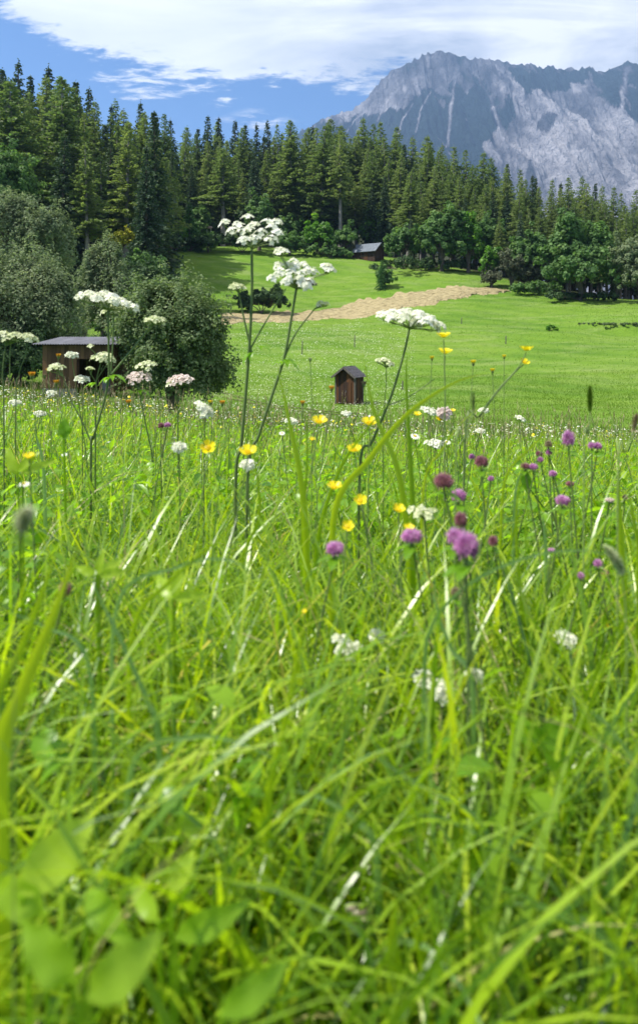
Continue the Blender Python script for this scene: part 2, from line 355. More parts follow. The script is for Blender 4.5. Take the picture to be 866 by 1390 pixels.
# scree gullies
def gully(path, wd):
    pu = np.interp(vv, [p[1] for p in path], [p[0] for p in path])
    k = np.clip(1.3-np.abs(uq+4*n2-pu)/wd, 0, 1)*(vv > path[0][1])*(vv < path[-1][1]); return k
scree = np.zeros_like(vv)
for path, wd in [([(618, 110), (613, 140), (610, 165), (607, 200)], 2.6), ([(650, 105), (670, 150), (684, 185), (690, 240)], 4), ([(560, 140), (545, 165), (538, 190)], 1.8), ([(585, 125), (570, 150), (562, 180)], 1.5),
                 ([(851, 90), (846, 120), (842, 150)], 5), ([(540, 120), (520, 145), (512, 165)], 2), ([(870, 95), (880, 140), (876, 170)], 4), ([(500, 150), (480, 165), (470, 180)], 1.6)]:
    scree = np.maximum(scree, gully(path, wd))
patch = (inpoly(wu, wv, [(715, 232), (722, 215), (730, 240), (728, 300), (712, 300)]) | inpoly(wu, wv, [(735, 150), (755, 160), (745, 185), (730, 180)])).astype(float)*.6
veg = np.clip(np.maximum(veg, patch)*(1-scree), 0, 1)
vein = np.clip(fbm(Xd/55+warp*4, Zd/140, 4, 71, True), 0, 1)**2
tone = np.clip((.30+.10*n1)*veg + (1-veg)*(.66+.18*n2+.16*fine+.12*scree+.30*vein+.10*np.clip((uq-690)/60, 0, 1)*np.clip((vv-120)/40, 0, 1)-.12*np.clip(-n1*2, 0, 1)) , 0, 1)
# shade of rock near the summit is greyer, the lower right face paler
tone = np.where(veg < .5, tone - .14*np.clip((150-vv)/60, 0, 1), tone)
def mountain_material():
    m, nt, out = newmat('mountain_rock')
    geo = nt.nodes.new('ShaderNodeNewGeometry'); v = geo.outputs['Position']
    a = nt.nodes.new('ShaderNodeAttribute'); a.attribute_name = 'tint'
    n = noise(nt, v, .02, 6, .7, (1, .5, .45)); k = noise(nt, v, .05, 4, .7, (1, .4, .2))
    f = math_(nt, 'ADD', a.outputs['Fac'], math_(nt, 'MULTIPLY', math_(nt, 'SUBTRACT', n, .5), .34))
    c = ramp(nt, f, [(.2, (.006, .018, .018)), (.42, (.020, .036, .034)), (.50, (.055, .056, .066)), (.62, (.105, .105, .12)), (.76, (.21, .205, .225)), (.95, (.34, .33, .35))])
    p = nt.nodes.new('ShaderNodeBsdfPrincipled'); nt.links.new(c, p.inputs['Base Color'])
    p.inputs['Roughness'].default_value = .95; p.inputs['Specular IOR Level'].default_value = .05
    nt.links.new(bump(nt, math_(nt, 'ADD', n, k), 1.0, 60), p.inputs['Normal']); nt.links.new(p.outputs[0], out.inputs[0]); return m
Geo().add(np.stack([Xd, Yd, Zd], -1), grid_faces(nd, nu)[:, ::-1], tone.ravel()).build('mountain', mountain_material(), smooth=False)['kind'] = 'structure'

# ------------------------------------------------------------------ conifers
def conifer_mesh(h, r, seed, kind):
    R = np.random.default_rng(seed); crown = Geo(); trunk = Geo()
    larch = kind == 'larch'
    lean = R.normal(0, .012, 2)*h
    def axis(z): return np.array([lean[0]*(z/h)**2, lean[1]*(z/h)**2, z])
    zs = np.linspace(0, h*.985, 9)
    trunk.tube([axis(z) for z in zs], [.017*h*(1-.93*z/h)+.01 for z in zs], 6)
    z = h*(.30 if larch else .10)*(1 + .2*R.normal()) if kind != 'young' else h*.04
    P_, D_, S_, Z_ = [], [], [], []
    step = h*.0165
    while z < h*.985:
        fr = z/h
        if larch: L0 = r*min(1, (1-fr)*1.75+.015)*(1 if fr > .42 else .55+.45*(fr-.25)/.17)
        elif kind == 'young': L0 = r*(1-fr)**.8+.05
        else: L0 = r*((1-fr)**.88)*(.78+.22*min(1, fr/.2))*(1-.35*max(0, fr-.8)/.2)+.05
        L0 *= .85+.3*R.random()
        nb = 6 if fr < .85 else 5
        a0 = R.random()*6.28
        for b in range(nb):
            if R.random() < ((.16 if larch else .08)+(.16 if seed % 3 == 0 else 0)): continue
            a = a0 + b*6.283/nb + R.normal(0, .25)
            L = L0*(.62+.5*R.random())
            up = (.16 if larch else -.05)+.65*max(0, fr-.6)+R.normal(0, .08)
            dirh = np.array([math.cos(a), math.sin(a), 0])
            base = axis(z)
            n = max(2, int(L/(.018*h*.55)))
            s = (np.arange(n)+R.random(n)*.8+.4)/n
            pts = base + dirh*(s*L)[:, None] + np.array([0, 0, 1.])*(L*(up*s-.42*s**2*(1 if not larch else .8)+.10*s**3))[:, None]
            if L > .04*h and (larch or R.random() < .3):
                trunk.tube([base, base+dirh*L*.5+np.array([0, 0, L*(up*.5-.1)]), pts[-1]], [.004*h*(1-fr)+.008, .003*h*(1-fr)+.006, .005], 3, cap=False)
            for rep in range(4):
                side = np.array([-dirh[1], dirh[0], 0])*R.choice([-1, 1], n)[:, None]*(R.random(n)*1.0)[:, None]
                dr = dirh*(.35+.6*R.random(n))[:, None] + side + np.array([0, 0, 1.])*((-.75 if not larch else -.45)*R.random(n)+.12)[:, None]
                P_.append(pts + R.normal(0, .004*h, (n, 3))); D_.append(dr); Z_.append(np.full(n, fr))
                S_.append(np.full(n, h*.021)*(.7+.6*R.random(n))*(1-.5*fr)*(1.12 - .25*s))
        z += step*(1.0+.3*R.random())*(1.25 if fr < .5 else .9)
    # leader
    for k in range(8):
        P_.append(axis(h*(.955+.045*R.random()))[None]); D_.append(np.array([[R.normal()*.6, R.normal()*.6, .5]])); S_.append(np.array([h*.008])); Z_.append(np.array([1.]))
    Pp = np.concatenate(P_); D = np.concatenate(D_); S = np.concatenate(S_)
    D /= np.linalg.norm(D, axis=1)[:, None]
    Wd = np.cross(D, R.normal(size=D.shape)); Wd /= np.linalg.norm(Wd, axis=1)[:, None]
    wr = .36 if larch else .42
    V = np.stack([Pp-Wd*(S*wr*.5)[:, None], Pp+Wd*(S*wr*.5)[:, None], Pp+D*(S*.62)[:, None]+Wd*(S*wr)[:, None], Pp+D*S[:, None]*1.15, Pp+D*(S*.62)[:, None]-Wd*(S*wr)[:, None]], 1)
    n = len(Pp); i = np.arange(n)[:, None]*5
    tint = np.repeat(np.clip(.45+.22*R.normal(size=n), 0, 1), 5)
    fq = np.concatenate([i+np.array([[0, 1, 2, 4]])]); ft = i+np.array([[4, 2, 3]])
    crown.add(V, fq, tint); crown.f.append(ft + (crown.n-len(tint))); crown.m.append(np.zeros(n, int))
    return crown, trunk
PROTO = {}
def conifer_proto(kind, i):
    key = (kind, i)
    if key not in PROTO:
        h = {'spruce': 27, 'larch': 27, 'young': 8}[kind]; r = {'spruce': (4.3, 4.9, 5.5, 3.6, 6.0, 4.6, 5.2)[i], 'larch': (4.4, 5.2, 6.0, 4.8, 6.6, 4.0, 5.6)[i], 'young': 2.5}[kind]
        PROTO[key] = (conifer_mesh(h, r, 100+i*7+len(kind), kind), h, None)
    return PROTO[key]
FIRST = {}
def conifer(kind, i, u, vtop, Y, label, group=None, wide=1.0, hmin=3, cat=None, basev=None):
    (cr, tr), h0, _ = conifer_proto(kind, i)
    x = (u-U0)/F*Y; z = gz(x, Y)-.15
    h = max(hmin, (V0-vtop)/F*Y - z); s = h/h0
    name = {'spruce': 'spruce_tree', 'larch': 'larch_tree', 'young': 'young_conifer'}[kind]
    if (kind, i) not in FIRST:
        t = thing(name, (x, Y, z), label, cat or 'tree', group, (u*1.7) % 6.28, (s*wide, s*wide, s))
        t.rotation_euler[0] = .022*math.sin(u*3.1)
        cr.build('crown', M[{'spruce': 'spruce', 'larch': 'larch', 'young': 'youngconifer'}[kind]], t)
        tr.build('trunk', M['palebark' if kind == 'larch' else 'bark'], t, smooth=True)
        FIRST[(kind, i)] = t; return t
    r_ = dup(FIRST[(kind, i)], (x, Y, z), (u*1.7) % 6.28, (s*wide, s*wide, s), label, group)
    r_.rotation_euler[0] = .03*math.sin(u*3.1); r_.rotation_euler[1] = .03*math.sin(u*5.3); return r_

# prominent conifers, each with its own label
front = [
 ('spruce', 0, 213, 148, 97, 'dark dense spruce rising highest at the left end of the upper green field', 1.12),
 ('spruce', 1, 197, 193, 90, 'blackish narrow spruce just in front of the tall dark spruce at the field corner', .95),
 ('larch', 0, 303, 200, 144, 'broad light green larch with low wide crown behind the upper field, above the tallest umbel', 1.75),
 ('spruce', 2, 345, 195, 150, 'slim blackish spruce right of the broad light green larch', .9),
 ('larch', 1, 395, 160, 152, 'tall feathery larch with drooping tiers above the two white umbels, highest of the middle forest', 1.25),
 ('larch', 2, 435, 168, 150, 'grey green larch with bare lower trunk, second left of the dark barn', 1.15),
 ('larch', 3, 462, 175, 146, 'slender larch with full green tiers reaching low, left above the dark barn', 1.0),
 ('larch', 0, 553, 232, 138, 'shorter cone shaped larch with olive crown directly right of the barn', 1.45),
 ('spruce', 0, 82, 178, 92, 'dark spruce with drooping boughs before the larches at far left', 1.25),
 ('larch', 1, 92, 100, 104, 'tall larch with airy crown, second larch from the left picture edge', 1.2),
 ('larch', 2, 20, 112, 100, 'wide airy larch with a visible pale trunk at the left picture edge', 1.45),
 ('larch', 3, 120, 190, 92, 'larch with a bare white trunk line standing over the grey willows on the left', 1.1),
 ('larch', 0, 170, 162, 102, 'light green larch with a thin straight pale trunk left of the tallest dark spruce', 1.25),
 ('spruce', 1, 705, 285, 118, 'small blackish spruce behind the bushes right of the maples', .9),
 ('spruce', 2, 775, 262, 122, 'dark spruce peeking over the big round tree on the right', 1.0),
 ('spruce', 0, 560, 290, 131, 'low dark spruce tucked between the barn and the maple clump', .7),
]
for kind, i, u, vt, Yd_, lab, wd in front: conifer(kind, i, u, vt, Yd_, lab, None, wd)
conifer('young', 0, 258, 274, 133, 'small bright green young conifer at the left corner of the upper field', None, 1.15)

sky = [(-40, 92, 0), (-22, 84, 1), (0, 92, 0), (12, 96, 1), (22, 76, 0), (43, 98, 0), (65, 86, 0), (80, 104, 1), (93, 106, 1), (110, 108, 0), (122, 118, 0), (147, 140, 0), (160, 136, 1), (173, 146, 1), (185, 136, 0), (222, 152, 1), (234, 160, 0), (247, 170, 1), (265, 174, 0), (281, 155, 0), (291, 163, 1), (300, 157, 0), (318, 161, 0), (334, 170, 0), (349, 166, 0), (365, 161, 0), (378, 167, 1),
 (388, 170, 0), (414, 172, 1), (425, 168, 0), (447, 163, 1), (455, 160, 1), (470, 168, 1), (484, 172, 1), (497, 158, 1), (509, 168, 1), (522, 163, 1), (540, 170, 1), (557, 182, 1), (571, 184, 1), (586, 190, 1), (600, 195, 1), (617, 196, 1), (636, 201, 1), (652, 207, 1), (672, 212, 1), (688, 220, 0), (706, 228, 1), (722, 236, 0), (731, 240, 0), (745, 242, 1), (756, 246, 0), (770, 240, 1), (786, 238, 1), (800, 248, 0), (814, 252, 1), (830, 252, 1), (847, 260, 1), (862, 256, 1), (880, 258, 0), (900, 262, 1), (925, 260, 0)]
def edgeY(u): return float(np.interp(u, [-60, 150, 225, 245, 300, 480, 600, 680, 760, 930], [108, 108, 116, 148, 156, 157, 143, 128, 121, 120]))
rr = random.Random(3)
def section(u): return 'left' if u < 240 else ('middle' if u < 560 else 'right')
SECT = {'left': 'left behind the willows', 'middle': 'behind barn and upper field', 'right': 'right under the rocky mountain'}
for n_, (u, vt, lk) in enumerate(sky):
    kind = 'larch' if lk else 'spruce'; s_ = section(u)
    conifer(kind, rr.randrange(7), u, vt, edgeY(u)+16+rr.uniform(-3, 6), f'{kind} whose tip makes the forest skyline {SECT[s_]}', f'skyline {kind}s of the forest {s_}', rr.uniform(.82, 1.08))
for row, (dy, dv, stp) in enumerate([(9, 16, 12), (1, 40, 15), (-4, 72, 22)]):
    u = -50+row*7
    while u < 925:
        vt0 = np.interp(u, [a for a, _, _ in sky], [b for _, b, _ in sky])
        vt = vt0 + dv + rr.uniform(-10, 16)
        if row == 2 and (180 < u < 250 or u < 130): u += stp; continue
        s_ = section(u)
        kind = 'larch' if rr.random() < (.62 if u < 400 else .8) else 'spruce'
        conifer(kind, rr.randrange(7), u+rr.uniform(-4, 4), vt, edgeY(u)+dy+rr.uniform(-2, 2), f'{kind} packed inside the forest below its skyline, {SECT[s_]}', f'{kind}s inside the forest {s_}', rr.uniform(.8, 1.15))
        u += stp*rr.uniform(.8, 1.2)

# ------------------------------------------------------------------ broadleaf trees and shrubs
def bush(name, u0, u1, vt, vb, Y, mat, label, cat='shrub', group=None, leaf=None, dens=1.0, lobes=None, seed=0, parts=None, upright=.0, clip=True):
    R = np.random.default_rng(seed+int(u0*3+vt)+1000)
    if 98 < Y < 150 and clip: Y = min(max(hit((u0+u1)/2, vb, 60).y, Y-12), Y+12)
    s = Y/F; x = ((u0+u1)/2-U0)*s; zb = (V0-vb)*s; zg = gz(x, Y)
    W = (u1-u0)*s/2; H = (vb-vt)*s
    base = Vector((x, Y, min(zg, zb)-.05)); zb0 = base.z
    leaf = (leaf or 3.6)*s
    if lobes is None:
        k = 7; lobes = [(0, .5, .72, .5)]
        for i in range(k):
            a = i/k*6.28+R.random()
            lobes.append((.5*math.cos(a), .32+.35*R.random(), .50, .34))
    cx, cz, rx, rz, cyy = [], [], [], [], []
    for i, l in enumerate(lobes):
        cx.append(l[0]*W); cz.append(l[1]*H); rx.append(l[2]*W); rz.append(l[3]*H); cyy.append((R.random()-.5)*W*.7)
    cx, cz, rx, rz, cyy = map(np.array, (cx, cz, rx, rz, cyy))
    zoff = zb-zb0
    area = (u1-u0)*(vb-vt)
    nl = int(area*1.25*dens); per = 34; nc = max(10, nl//per)
    wts = rx*rz; li = R.choice(len(lobes), nc, p=wts/wts.sum())
    d = R.normal(size=(nc, 3)); d /= np.linalg.norm(d, axis=1)[:, None]; d[:, 2] = np.where(d[:, 2] < -.3, -d[:, 2]*.7, d[:, 2])
    rad = (.50+.50*R.random(nc)**.6)*(1+.16*R.normal(size=nc)); rad = np.where(R.random(nc) < .10, rad+.16, rad)
    lumpy = 1+.22*vnoise(d[:, 0]*2.6+li*3.1+seed, d[:, 2]*2.6+d[:, 1]*1.7, 5); rad = rad*lumpy
    C = np.stack([cx[li]+d[:, 0]*rx[li]*rad, cyy[li]+d[:, 1]*rx[li]*rad*.9, zoff+cz[li]+d[:, 2]*rz[li]*rad], 1)
    ctint = np.clip(.42+.17*R.normal(size=nc), 0, 1)
    cr = (min(.2, max(.075, 1.15/nc**.5))*(W*H)**.5)*(.7+.7*R.random(nc))
    o = R.normal(size=(nc, per, 3)); o *= (R.random((nc, per, 1))**.4)/np.linalg.norm(o, axis=2)[..., None]
    o[..., 2] *= (1.0+upright*1.4)
    Lp = (C[:, None]+o*cr[:, None, None]).reshape(-1, 3)
    out = np.repeat(d, per, 0)*.6 + o.reshape(-1, 3)*.8 + np.array([0, 0, .35+upright]) + R.normal(size=Lp.shape)*.5
    nrm = out/np.linalg.norm(out, axis=1)[:, None]
    a = np.cross(nrm, R.normal(size=nrm.shape)); a /= np.linalg.norm(a, axis=1)[:, None]; b = np.cross(nrm, a)
    sz = leaf*(.6+.8*R.random(len(Lp)))[:, None]*.5
    nar = .5 if mat in ('willow', 'dusty') else .72
    V = np.stack([Lp-a*sz, Lp-b*sz*nar+nrm*sz*.15, Lp+a*sz*1.1, Lp+b*sz*nar+nrm*sz*.15], 1)
    keep = Lp[:, 2] > -.02 + 0*Lp[:, 2]
    V = V[keep]; n = len(V)
    tint = np.clip(np.repeat(ctint, per)[keep]+.16*R.normal(size=n), 0, 1)
    g = Geo().add(V, np.arange(n*4).reshape(-1, 4), np.repeat(tint, 4))
    t = thing(name, base, label, cat, group)
    g.build('crown' if 'tree' in name else 'foliage', M[mat], t)
    tr = Geo(); trunk_r = .035*H+.02
    top = Vector((cx[0]*.5, 0, zoff+cz[0]*.9))
    if 'tree' in name: tr.tube(spline([(0, 0, -.1), (W*.03, 0, zoff+H*.18), tuple(top)], 5), [trunk_r*(1-.07*k) for k in range(11)], 7)
    for i in range(len(lobes)):
        st = (0, 0, zoff+H*(.12 if 'tree' in name else .0)); e = (cx[i], cyy[i], zoff+cz[i]+rz[i]*.4)
        tr.tube(spline([st, ((st[0]+e[0])*.35, (st[1]+e[1])*.35, (st[2]+e[2])*.5), e], 5), [trunk_r*.55*(1-.075*k) for k in range(11)], 5)
    for q in range(0, nc, max(1, nc//60)):
        i = li[q]; c0 = np.array([cx[i]*.6, cyy[i]*.6, zoff+cz[i]*.75])
        tr.tube([c0, (c0+C[q])/2+np.array([0, 0, .04*H]), C[q]], [trunk_r*.2, trunk_r*.14, trunk_r*.06], 4, cap=False)
    tr.build('trunk' if 'tree' in name else 'stems', M['bark'], t, smooth=True)
    return t
L1 = [(-.1, .55, .5, .42), (-.55, .4, .42, .36), (.5, .42, .45, .36), (0, .25, .8, .25), (.2, .7, .3, .27), (-.35, .65, .3, .3)]
# left group, near
bush('willow_shrub', 152, 316, 376, 562, 31.5, 'olive', 'big round olive green bush with pale top leaves, right of the plank shed', leaf=4.0, dens=1.35, upright=.2,
     lobes=[(0, .5, .62, .44), (-.55, .5, .42, .40), (.48, .48, .47, .40), (0, .22, .88, .24), (.15, .76, .36, .24), (-.35, .76, .4, .24), (.45, .25, .52, .25)])
bush('willow_shrub', -60, 108, 330, 520, 46, 'willow', 'large grey green willow with silvery shoots, behind the shed at the left edge', leaf=4.2, dens=1.1, upright=.35, seed=3, lobes=[(0, .42, .8, .4), (-.5, .6, .4, .38), (.1, .68, .42, .32), (.5, .52, .42, .38), (.72, .5, .26, .3), (.3, .25, .7, .25)])
bush('willow_shrub', 96, 188, 320, 470, 54, 'willow', 'pale grey willow with a ragged top between the shed and the dark spruces', leaf=4.0, dens=1.0, upright=.35, seed=5, lobes=L1)
bush('willow_shrub', -40, 104, 262, 400, 70, 'willow', 'tall grey olive willow standing higher behind the other willows at the far left', leaf=4.0, dens=1.0, upright=.3, seed=8, lobes=[(-.4, .6, .5, .4), (.35, .5, .6, .38), (0, .3, .9, .3), (-.1, .8, .3, .2), (.55, .66, .3, .2)])
bush('broadleaf_tree', -60, 50, 198, 340, 82, 'mid', 'dark green maple like tree at the left edge in front of the larches', 'tree', leaf=4.0, dens=.9, seed=9)
bush('shrub', 86, 142, 388, 470, 60, 'bright', 'bright yellow green sunlit shrub just above the shed roof', leaf=4.2, dens=1.2, seed=10)
bush('shrub', -50, 70, 430, 540, 44, 'dark', 'dark green undergrowth shrub left of the plank shed', leaf=4.2, dens=1.2, seed=11, lobes=[(0, .4, .9, .45), (.5, .5, .45, .45), (-.5, .55, .5, .42)])
bush('shrub', 130, 205, 440, 530, 47, 'dark', 'dark shrub filling the gap directly behind the shed opening', leaf=4.2, dens=1.1, seed=12)
bush('shrub', 150, 255, 350, 420, 78, 'dark', 'dark green shrub below the tallest spruce on the left bank', leaf=3.6, dens=1.2, seed=13, lobes=[(-.3, .5, .6, .45), (.35, .3, .65, .3), (-.6, .6, .4, .4), (.1, .5, .4, .4)])
bush('shrub', 170, 228, 338, 400, 84, 'mid', 'mid green shrub behind the dark spruce foot on the left bank', leaf=3.6, dens=1.2, seed=14)
bush('shrub', 205, 262, 372, 402, 72, 'dark', 'low sprawling shrub at the left corner where the upper field meets the bank', leaf=3.6, dens=1.2, seed=15)
bush('shrub', 150, 182, 300, 345, 92, 'yellowleaf', 'small yellow flowering bush glowing between the spruce trunks on the left', leaf=3, dens=.8, seed=16)
# edge of the upper field
bush('shrub', 233, 252, 304, 336, 130, 'yellowleaf', 'small yellow bush left of the young bright conifer', leaf=3, dens=.9, seed=17)
bush('shrub', 266, 300, 316, 343, 140, 'mid', 'mid green shrub under the tiny pink roofed shelter', leaf=3.4, dens=1.4, seed=47)
bush('shrub', 276, 297, 318, 341, 137, 'yellowleaf', 'small yellow bush with reddish touch right of the young bright conifer', leaf=3, dens=.9, seed=18)
bush('shrub', 216, 300, 318, 341, 134, 'dark', 'low dark hedge shrub under the young bright conifer', leaf=3.4, dens=1.5, seed=19, lobes=[(-.6, .5, .4, .45), (-.2, .45, .4, .45), (.2, .5, .4, .45), (.6, .45, .4, .45)])
bush('shrub', 286, 372, 314, 343, 140, 'dark', 'low dark hedge shrub behind the tallest white umbel', leaf=3.4, dens=1.5, seed=20, lobes=[(-.6, .5, .4, .45), (-.2, .6, .4, .45), (.2, .5, .4, .45), (.6, .45, .4, .45)])
bush('shrub', 368, 418, 318, 347, 141, 'mid', 'rounded olive green shrub on the back edge of the upper field', leaf=3.4, dens=1.5, seed=21)
bush('broadleaf_tree', 332, 372, 262, 340, 143, 'mid', 'light green broadleaf tree right behind the broad larch', 'tree', leaf=3.6, seed=22)
bush('broadleaf_tree', 412, 458, 296, 346, 146, 'bright', 'bright green rounded broadleaf tree left of the barn', 'tree', leaf=3.6, dens=1.3, seed=23)
bush('broadleaf_tree', 448, 484, 306, 348, 145, 'mid', 'darker low broadleaf tree touching the bright one left of the barn', 'tree', leaf=3.6, dens=1.2, seed=24)
bush('broadleaf_tree', 484, 524, 279, 345, 152, 'bright', 'pointed bright green broadleaf tree rising right behind the barn', 'tree', leaf=3.6, dens=1.1, seed=25, lobes=[(0, .45, .8, .4), (0, .75, .4, .25), (-.3, .35, .5, .3), (.4, .3, .5, .3)])
bush('shrub', 415, 482, 333, 350, 140, 'mid', 'low green hedge running along the field edge left of the barn', leaf=3.2, dens=1.5, seed=26, lobes=[(-.7, .5, .3, .45), (-.3, .45, .3, .45), (.1, .5, .3, .45), (.5, .4, .4, .45)])
bush('shrub', 474, 486, 328, 350, 139, 'dusty', 'small pale shrub leaning on the left side of the barn', leaf=3, dens=1.5, seed=27)
bush('shrub', 503, 513, 338, 353, 134, 'dusty', 'tiny pale shrub in front of the barn gable', leaf=2.8, dens=1.5, seed=28)
bush('shrub', 520, 575, 305, 362, 136, 'mid', 'mid green bush just right of the barn', leaf=3.6, dens=1.2, seed=29)
bush('shrub', 505, 640, 350, 368, 133, 'dark', 'long low dark hedge in front of the maples right of the barn', leaf=3.2, dens=1.5, seed=30, lobes=[(-.8, .3, .25, .45), (-.4, .45, .3, .45), (0, .45, .3, .5), (.4, .4, .3, .45), (.8, .45, .25, .45)])
bush('broadleaf_tree', 566, 632, 279, 368, 132, 'mid', 'leafy green maple with a domed crown, largest left of the bushy field corner', 'tree', leaf=4.2, dens=1.2, seed=31)
bush('broadleaf_tree', 610, 660, 286, 370, 134, 'bright', 'paler maple behind and right of the domed maple', 'tree', leaf=3.8, dens=1.1, seed=32)
bush('broadleaf_tree', 640, 686, 292, 372, 128, 'mid', 'round mid green maple at the right end of the maple clump', 'tree', leaf=3.8, dens=1.2, seed=33)
bush('broadleaf_tree', 652, 680, 332, 389, 116, 'bright', 'small light green tree at the field corner where the cut strip ends', 'tree', leaf=3.6, dens=1.3, seed=34)
bush('shrub', 672, 716, 340, 392, 117, 'dusty', 'greyish brown shrub at the tip of the cut strip', leaf=3.4, dens=1.2, seed=35)
bush('shrub', 650, 684, 364, 391, 113, 'dusty', 'low pale shrub at the foot of the small light green tree', leaf=3.4, dens=1.2, seed=36)
bush('broadleaf_tree', 688, 742, 312, 392, 123, 'mid', 'olive broadleaf tree behind the dusty shrubs on the right', 'tree', leaf=3.8, dens=1.1, seed=37)
bush('shrub', 706, 752, 345, 395, 114, 'dusty', 'pinkish grey shrub against the left side of the big round tree', leaf=3.4, dens=1.2, seed=38)
bush('shrub', 690, 760, 380, 400, 110, 'mid', 'low green undergrowth left of the big round tree', leaf=3.2, dens=1.4, seed=39, lobes=[(-.6, .4, .4, .4), (0, .4, .4, .45), (.6, .45, .4, .45)])
bush('broadleaf_tree', 734, 838, 290, 407, 105, 'mid', 'big round dark green tree at the right edge of the fields', 'tree', leaf=4.6, dens=1.3, seed=40,
     lobes=[(-.25, .62, .42, .33), (.4, .45, .55, .38), (-.5, .4, .48, .32), (0, .3, .85, .27), (-.3, .8, .26, .18), (.45, .66, .35, .22)])
bush('shrub', 738, 840, 394, 409, 102, 'dark', 'dark leafy strip standing in for the shade beneath the big round tree', leaf=3.2, dens=1.6, seed=41, lobes=[(-.7, .4, .3, .4), (-.25, .4, .35, .4), (.25, .4, .35, .4), (.7, .4, .3, .4)])  # dark leaves added to draw the round tree's shadow at its foot
bush('broadleaf_tree', 832, 905, 318, 412, 104, 'willow', 'grey green willow tree cut by the right picture edge', 'tree', leaf=4.2, dens=1.2, seed=42)
bush('shrub', 822, 850, 350, 408, 110, 'dusty', 'pale dusty shrub between the round tree and the willow at the right edge', leaf=3.6, dens=1.2, seed=43)
for k in range(30):
    u = -20+k*32+rr.uniform(-8, 8)
    if 20 < u < 160 or 470 < u < 530: continue
    Ye = float(EDGE(u))+rr.uniform(2, 7); vb = V0-F*gz((u-U0)/F*Ye, Ye)/Ye
    bush('broadleaf_tree', u-18, u+18, vb-rr.uniform(34, 58), vb+1, Ye, rr.choice(['mid', 'mid', 'bright', 'dark']), f'small understory tree filling the shadowed forest edge, {SECT[section(u)]}', 'tree', f'understory trees {section(u)}', leaf=4.2, dens=.8, seed=200+k, clip=False)
# in the fields
bush('shrub', 318, 392, 386, 426, hit(350, 426, 60).y, 'dark', 'dark spreading shrub at the left end of the cut strip', leaf=3.6, dens=1.5, seed=44, lobes=[(-.3, .4, .6, .4), (.3, .6, .5, .4), (.5, .35, .45, .35), (-.6, .3, .35, .3)])
p_ = hit(522, 389, 60)
bush('shrub', 507, 538, 362, 389, p_.y, 'mid', 'lone round green shrub standing in the upper field above the cut strip', leaf=3.4, dens=1.6, seed=45, lobes=[(.2, .45, .75, .45), (-.3, .55, .5, .42), (0, .3, .8, .3)])
conifer('young', 0, 517, 352, p_.y-1.5, 'thin pale young conifer growing out of the lone shrub in the upper field', None, .75, hmin=1.5)
p_ = hit(745, 449, 60)
for k, uu_ in enumerate((794, 806, 819, 830, 843, 855, 867, 880)):
    q = hit(uu_, 439+(k % 3), 60); bush('weed_clump', uu_-11, uu_+11, 438.4, 441, q.y, 'olive', 'low dark weed tuft in the row along the grass bank at the right edge', 'weeds', 'weeds along the grass bank', leaf=2.4, dens=1.5, seed=300+k)
bush('weed_clump', 734, 757, 442, 450, p_.y, 'bright', 'low pale weed clump in the open right field', 'weeds', leaf=3, dens=1.6, seed=46)

# ------------------------------------------------------------------ buildings
def rotz(a): return Matrix.Rotation(a, 4, 'Z')
def corrugated(x0, x1, y0, y1, zfun, pitch, amp, th, n=6):
    nx = int((x1-x0)/pitch*n)+1; xs_ = np.linspace(x0, x1, nx); ys_ = np.linspace(y0, y1, 8)
    Xc, Yc = np.meshgrid(xs_, ys_); Zc = zfun(Xc, Yc)+amp*np.cos(Xc/pitch*2*np.pi)
    g = Geo(); g.add(np.stack([Xc, Yc, Zc], -1), grid_faces(8, nx)); g.add(np.stack([Xc, Yc, Zc-th], -1), grid_faces(8, nx)[:, ::-1])
    for r in (0, 7):
        a = np.stack([Xc[r], Yc[r], Zc[r]], -1); b = a-np.array([0, 0, th]); i = np.arange(nx-1)[:, None]
        g.add(np.vstack([a, b]), i+np.array([[0, 1, nx+1, nx]]))
    return g
def planks(g, x0, x1, z0, z1, y, R, w=.17, th=.025, axis='x', jag=0, ztop=None):
    x = x0
    while x < x1-.01:
        ww = min(w*R.uniform(.8, 1.25), x1-x); d = R.uniform(0, .012)
        zt = z1 if ztop is None else ztop(x+ww/2)
        zb = z0+R.uniform(-jag, jag)
        t = R.random()**1.6
        if axis == 'x': g.box((x+ww/2, y-d, (zb+zt)/2), (ww-.008, th, zt-zb), tint=t)
        else: g.box((y-d, x+ww/2, (zb+zt)/2), (th, ww-.008, zt-zb), tint=t)
        x += ww
R = random.Random(5)
# plank shed
shY = 31.0; s = shY/F
xl = (59-U0)*s; zr = (V0-467)*s; base = Vector((xl, shY, -2.72))
sh = thing('plank_shed', base, 'weathered plank shed with a corrugated tin roof and dark open front, beside the round bush', 'shed', rz=RAD(-2))
Hs = zr-base.z; Wd = 2.98; Dp = 2.6
g = Geo(); planks(g, 0, 1.42, .35, Hs-.06, 0, R, jag=.02); planks(g, 1.42, Wd, Hs-.62, Hs-.06, 0, R, jag=.01); planks(g, 2.84, Wd, .1, Hs-.62, 0, R)
g.build('front_wall', M['plank'], sh)
for xx in (-.014, Wd+.014): g = Geo(); planks(g, .03, Dp, .15, Hs+.02, xx, R, axis='y'); g.build('side_wall', M['plank'], sh)
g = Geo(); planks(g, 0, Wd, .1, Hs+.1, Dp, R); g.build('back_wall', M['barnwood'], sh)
zf = lambda x, y: Hs+.0+(y+.3)*.085
corrugated(-.38, Wd+.3, -.3, Dp+.3, zf, .11, .018, .006).build('roof', M['tin'], sh, smooth=True)
Geo().box((.72, .02, .17), (1.44, .16, .34)).build('stone_base', M['concrete'], sh)
g = Geo()
for xx in (.04, 1.44, 2.86): Geo().box((xx, .085, Hs/2-.02), (.1, .1, Hs-.06), tint=.2).build('post', M['oldwood'], sh)
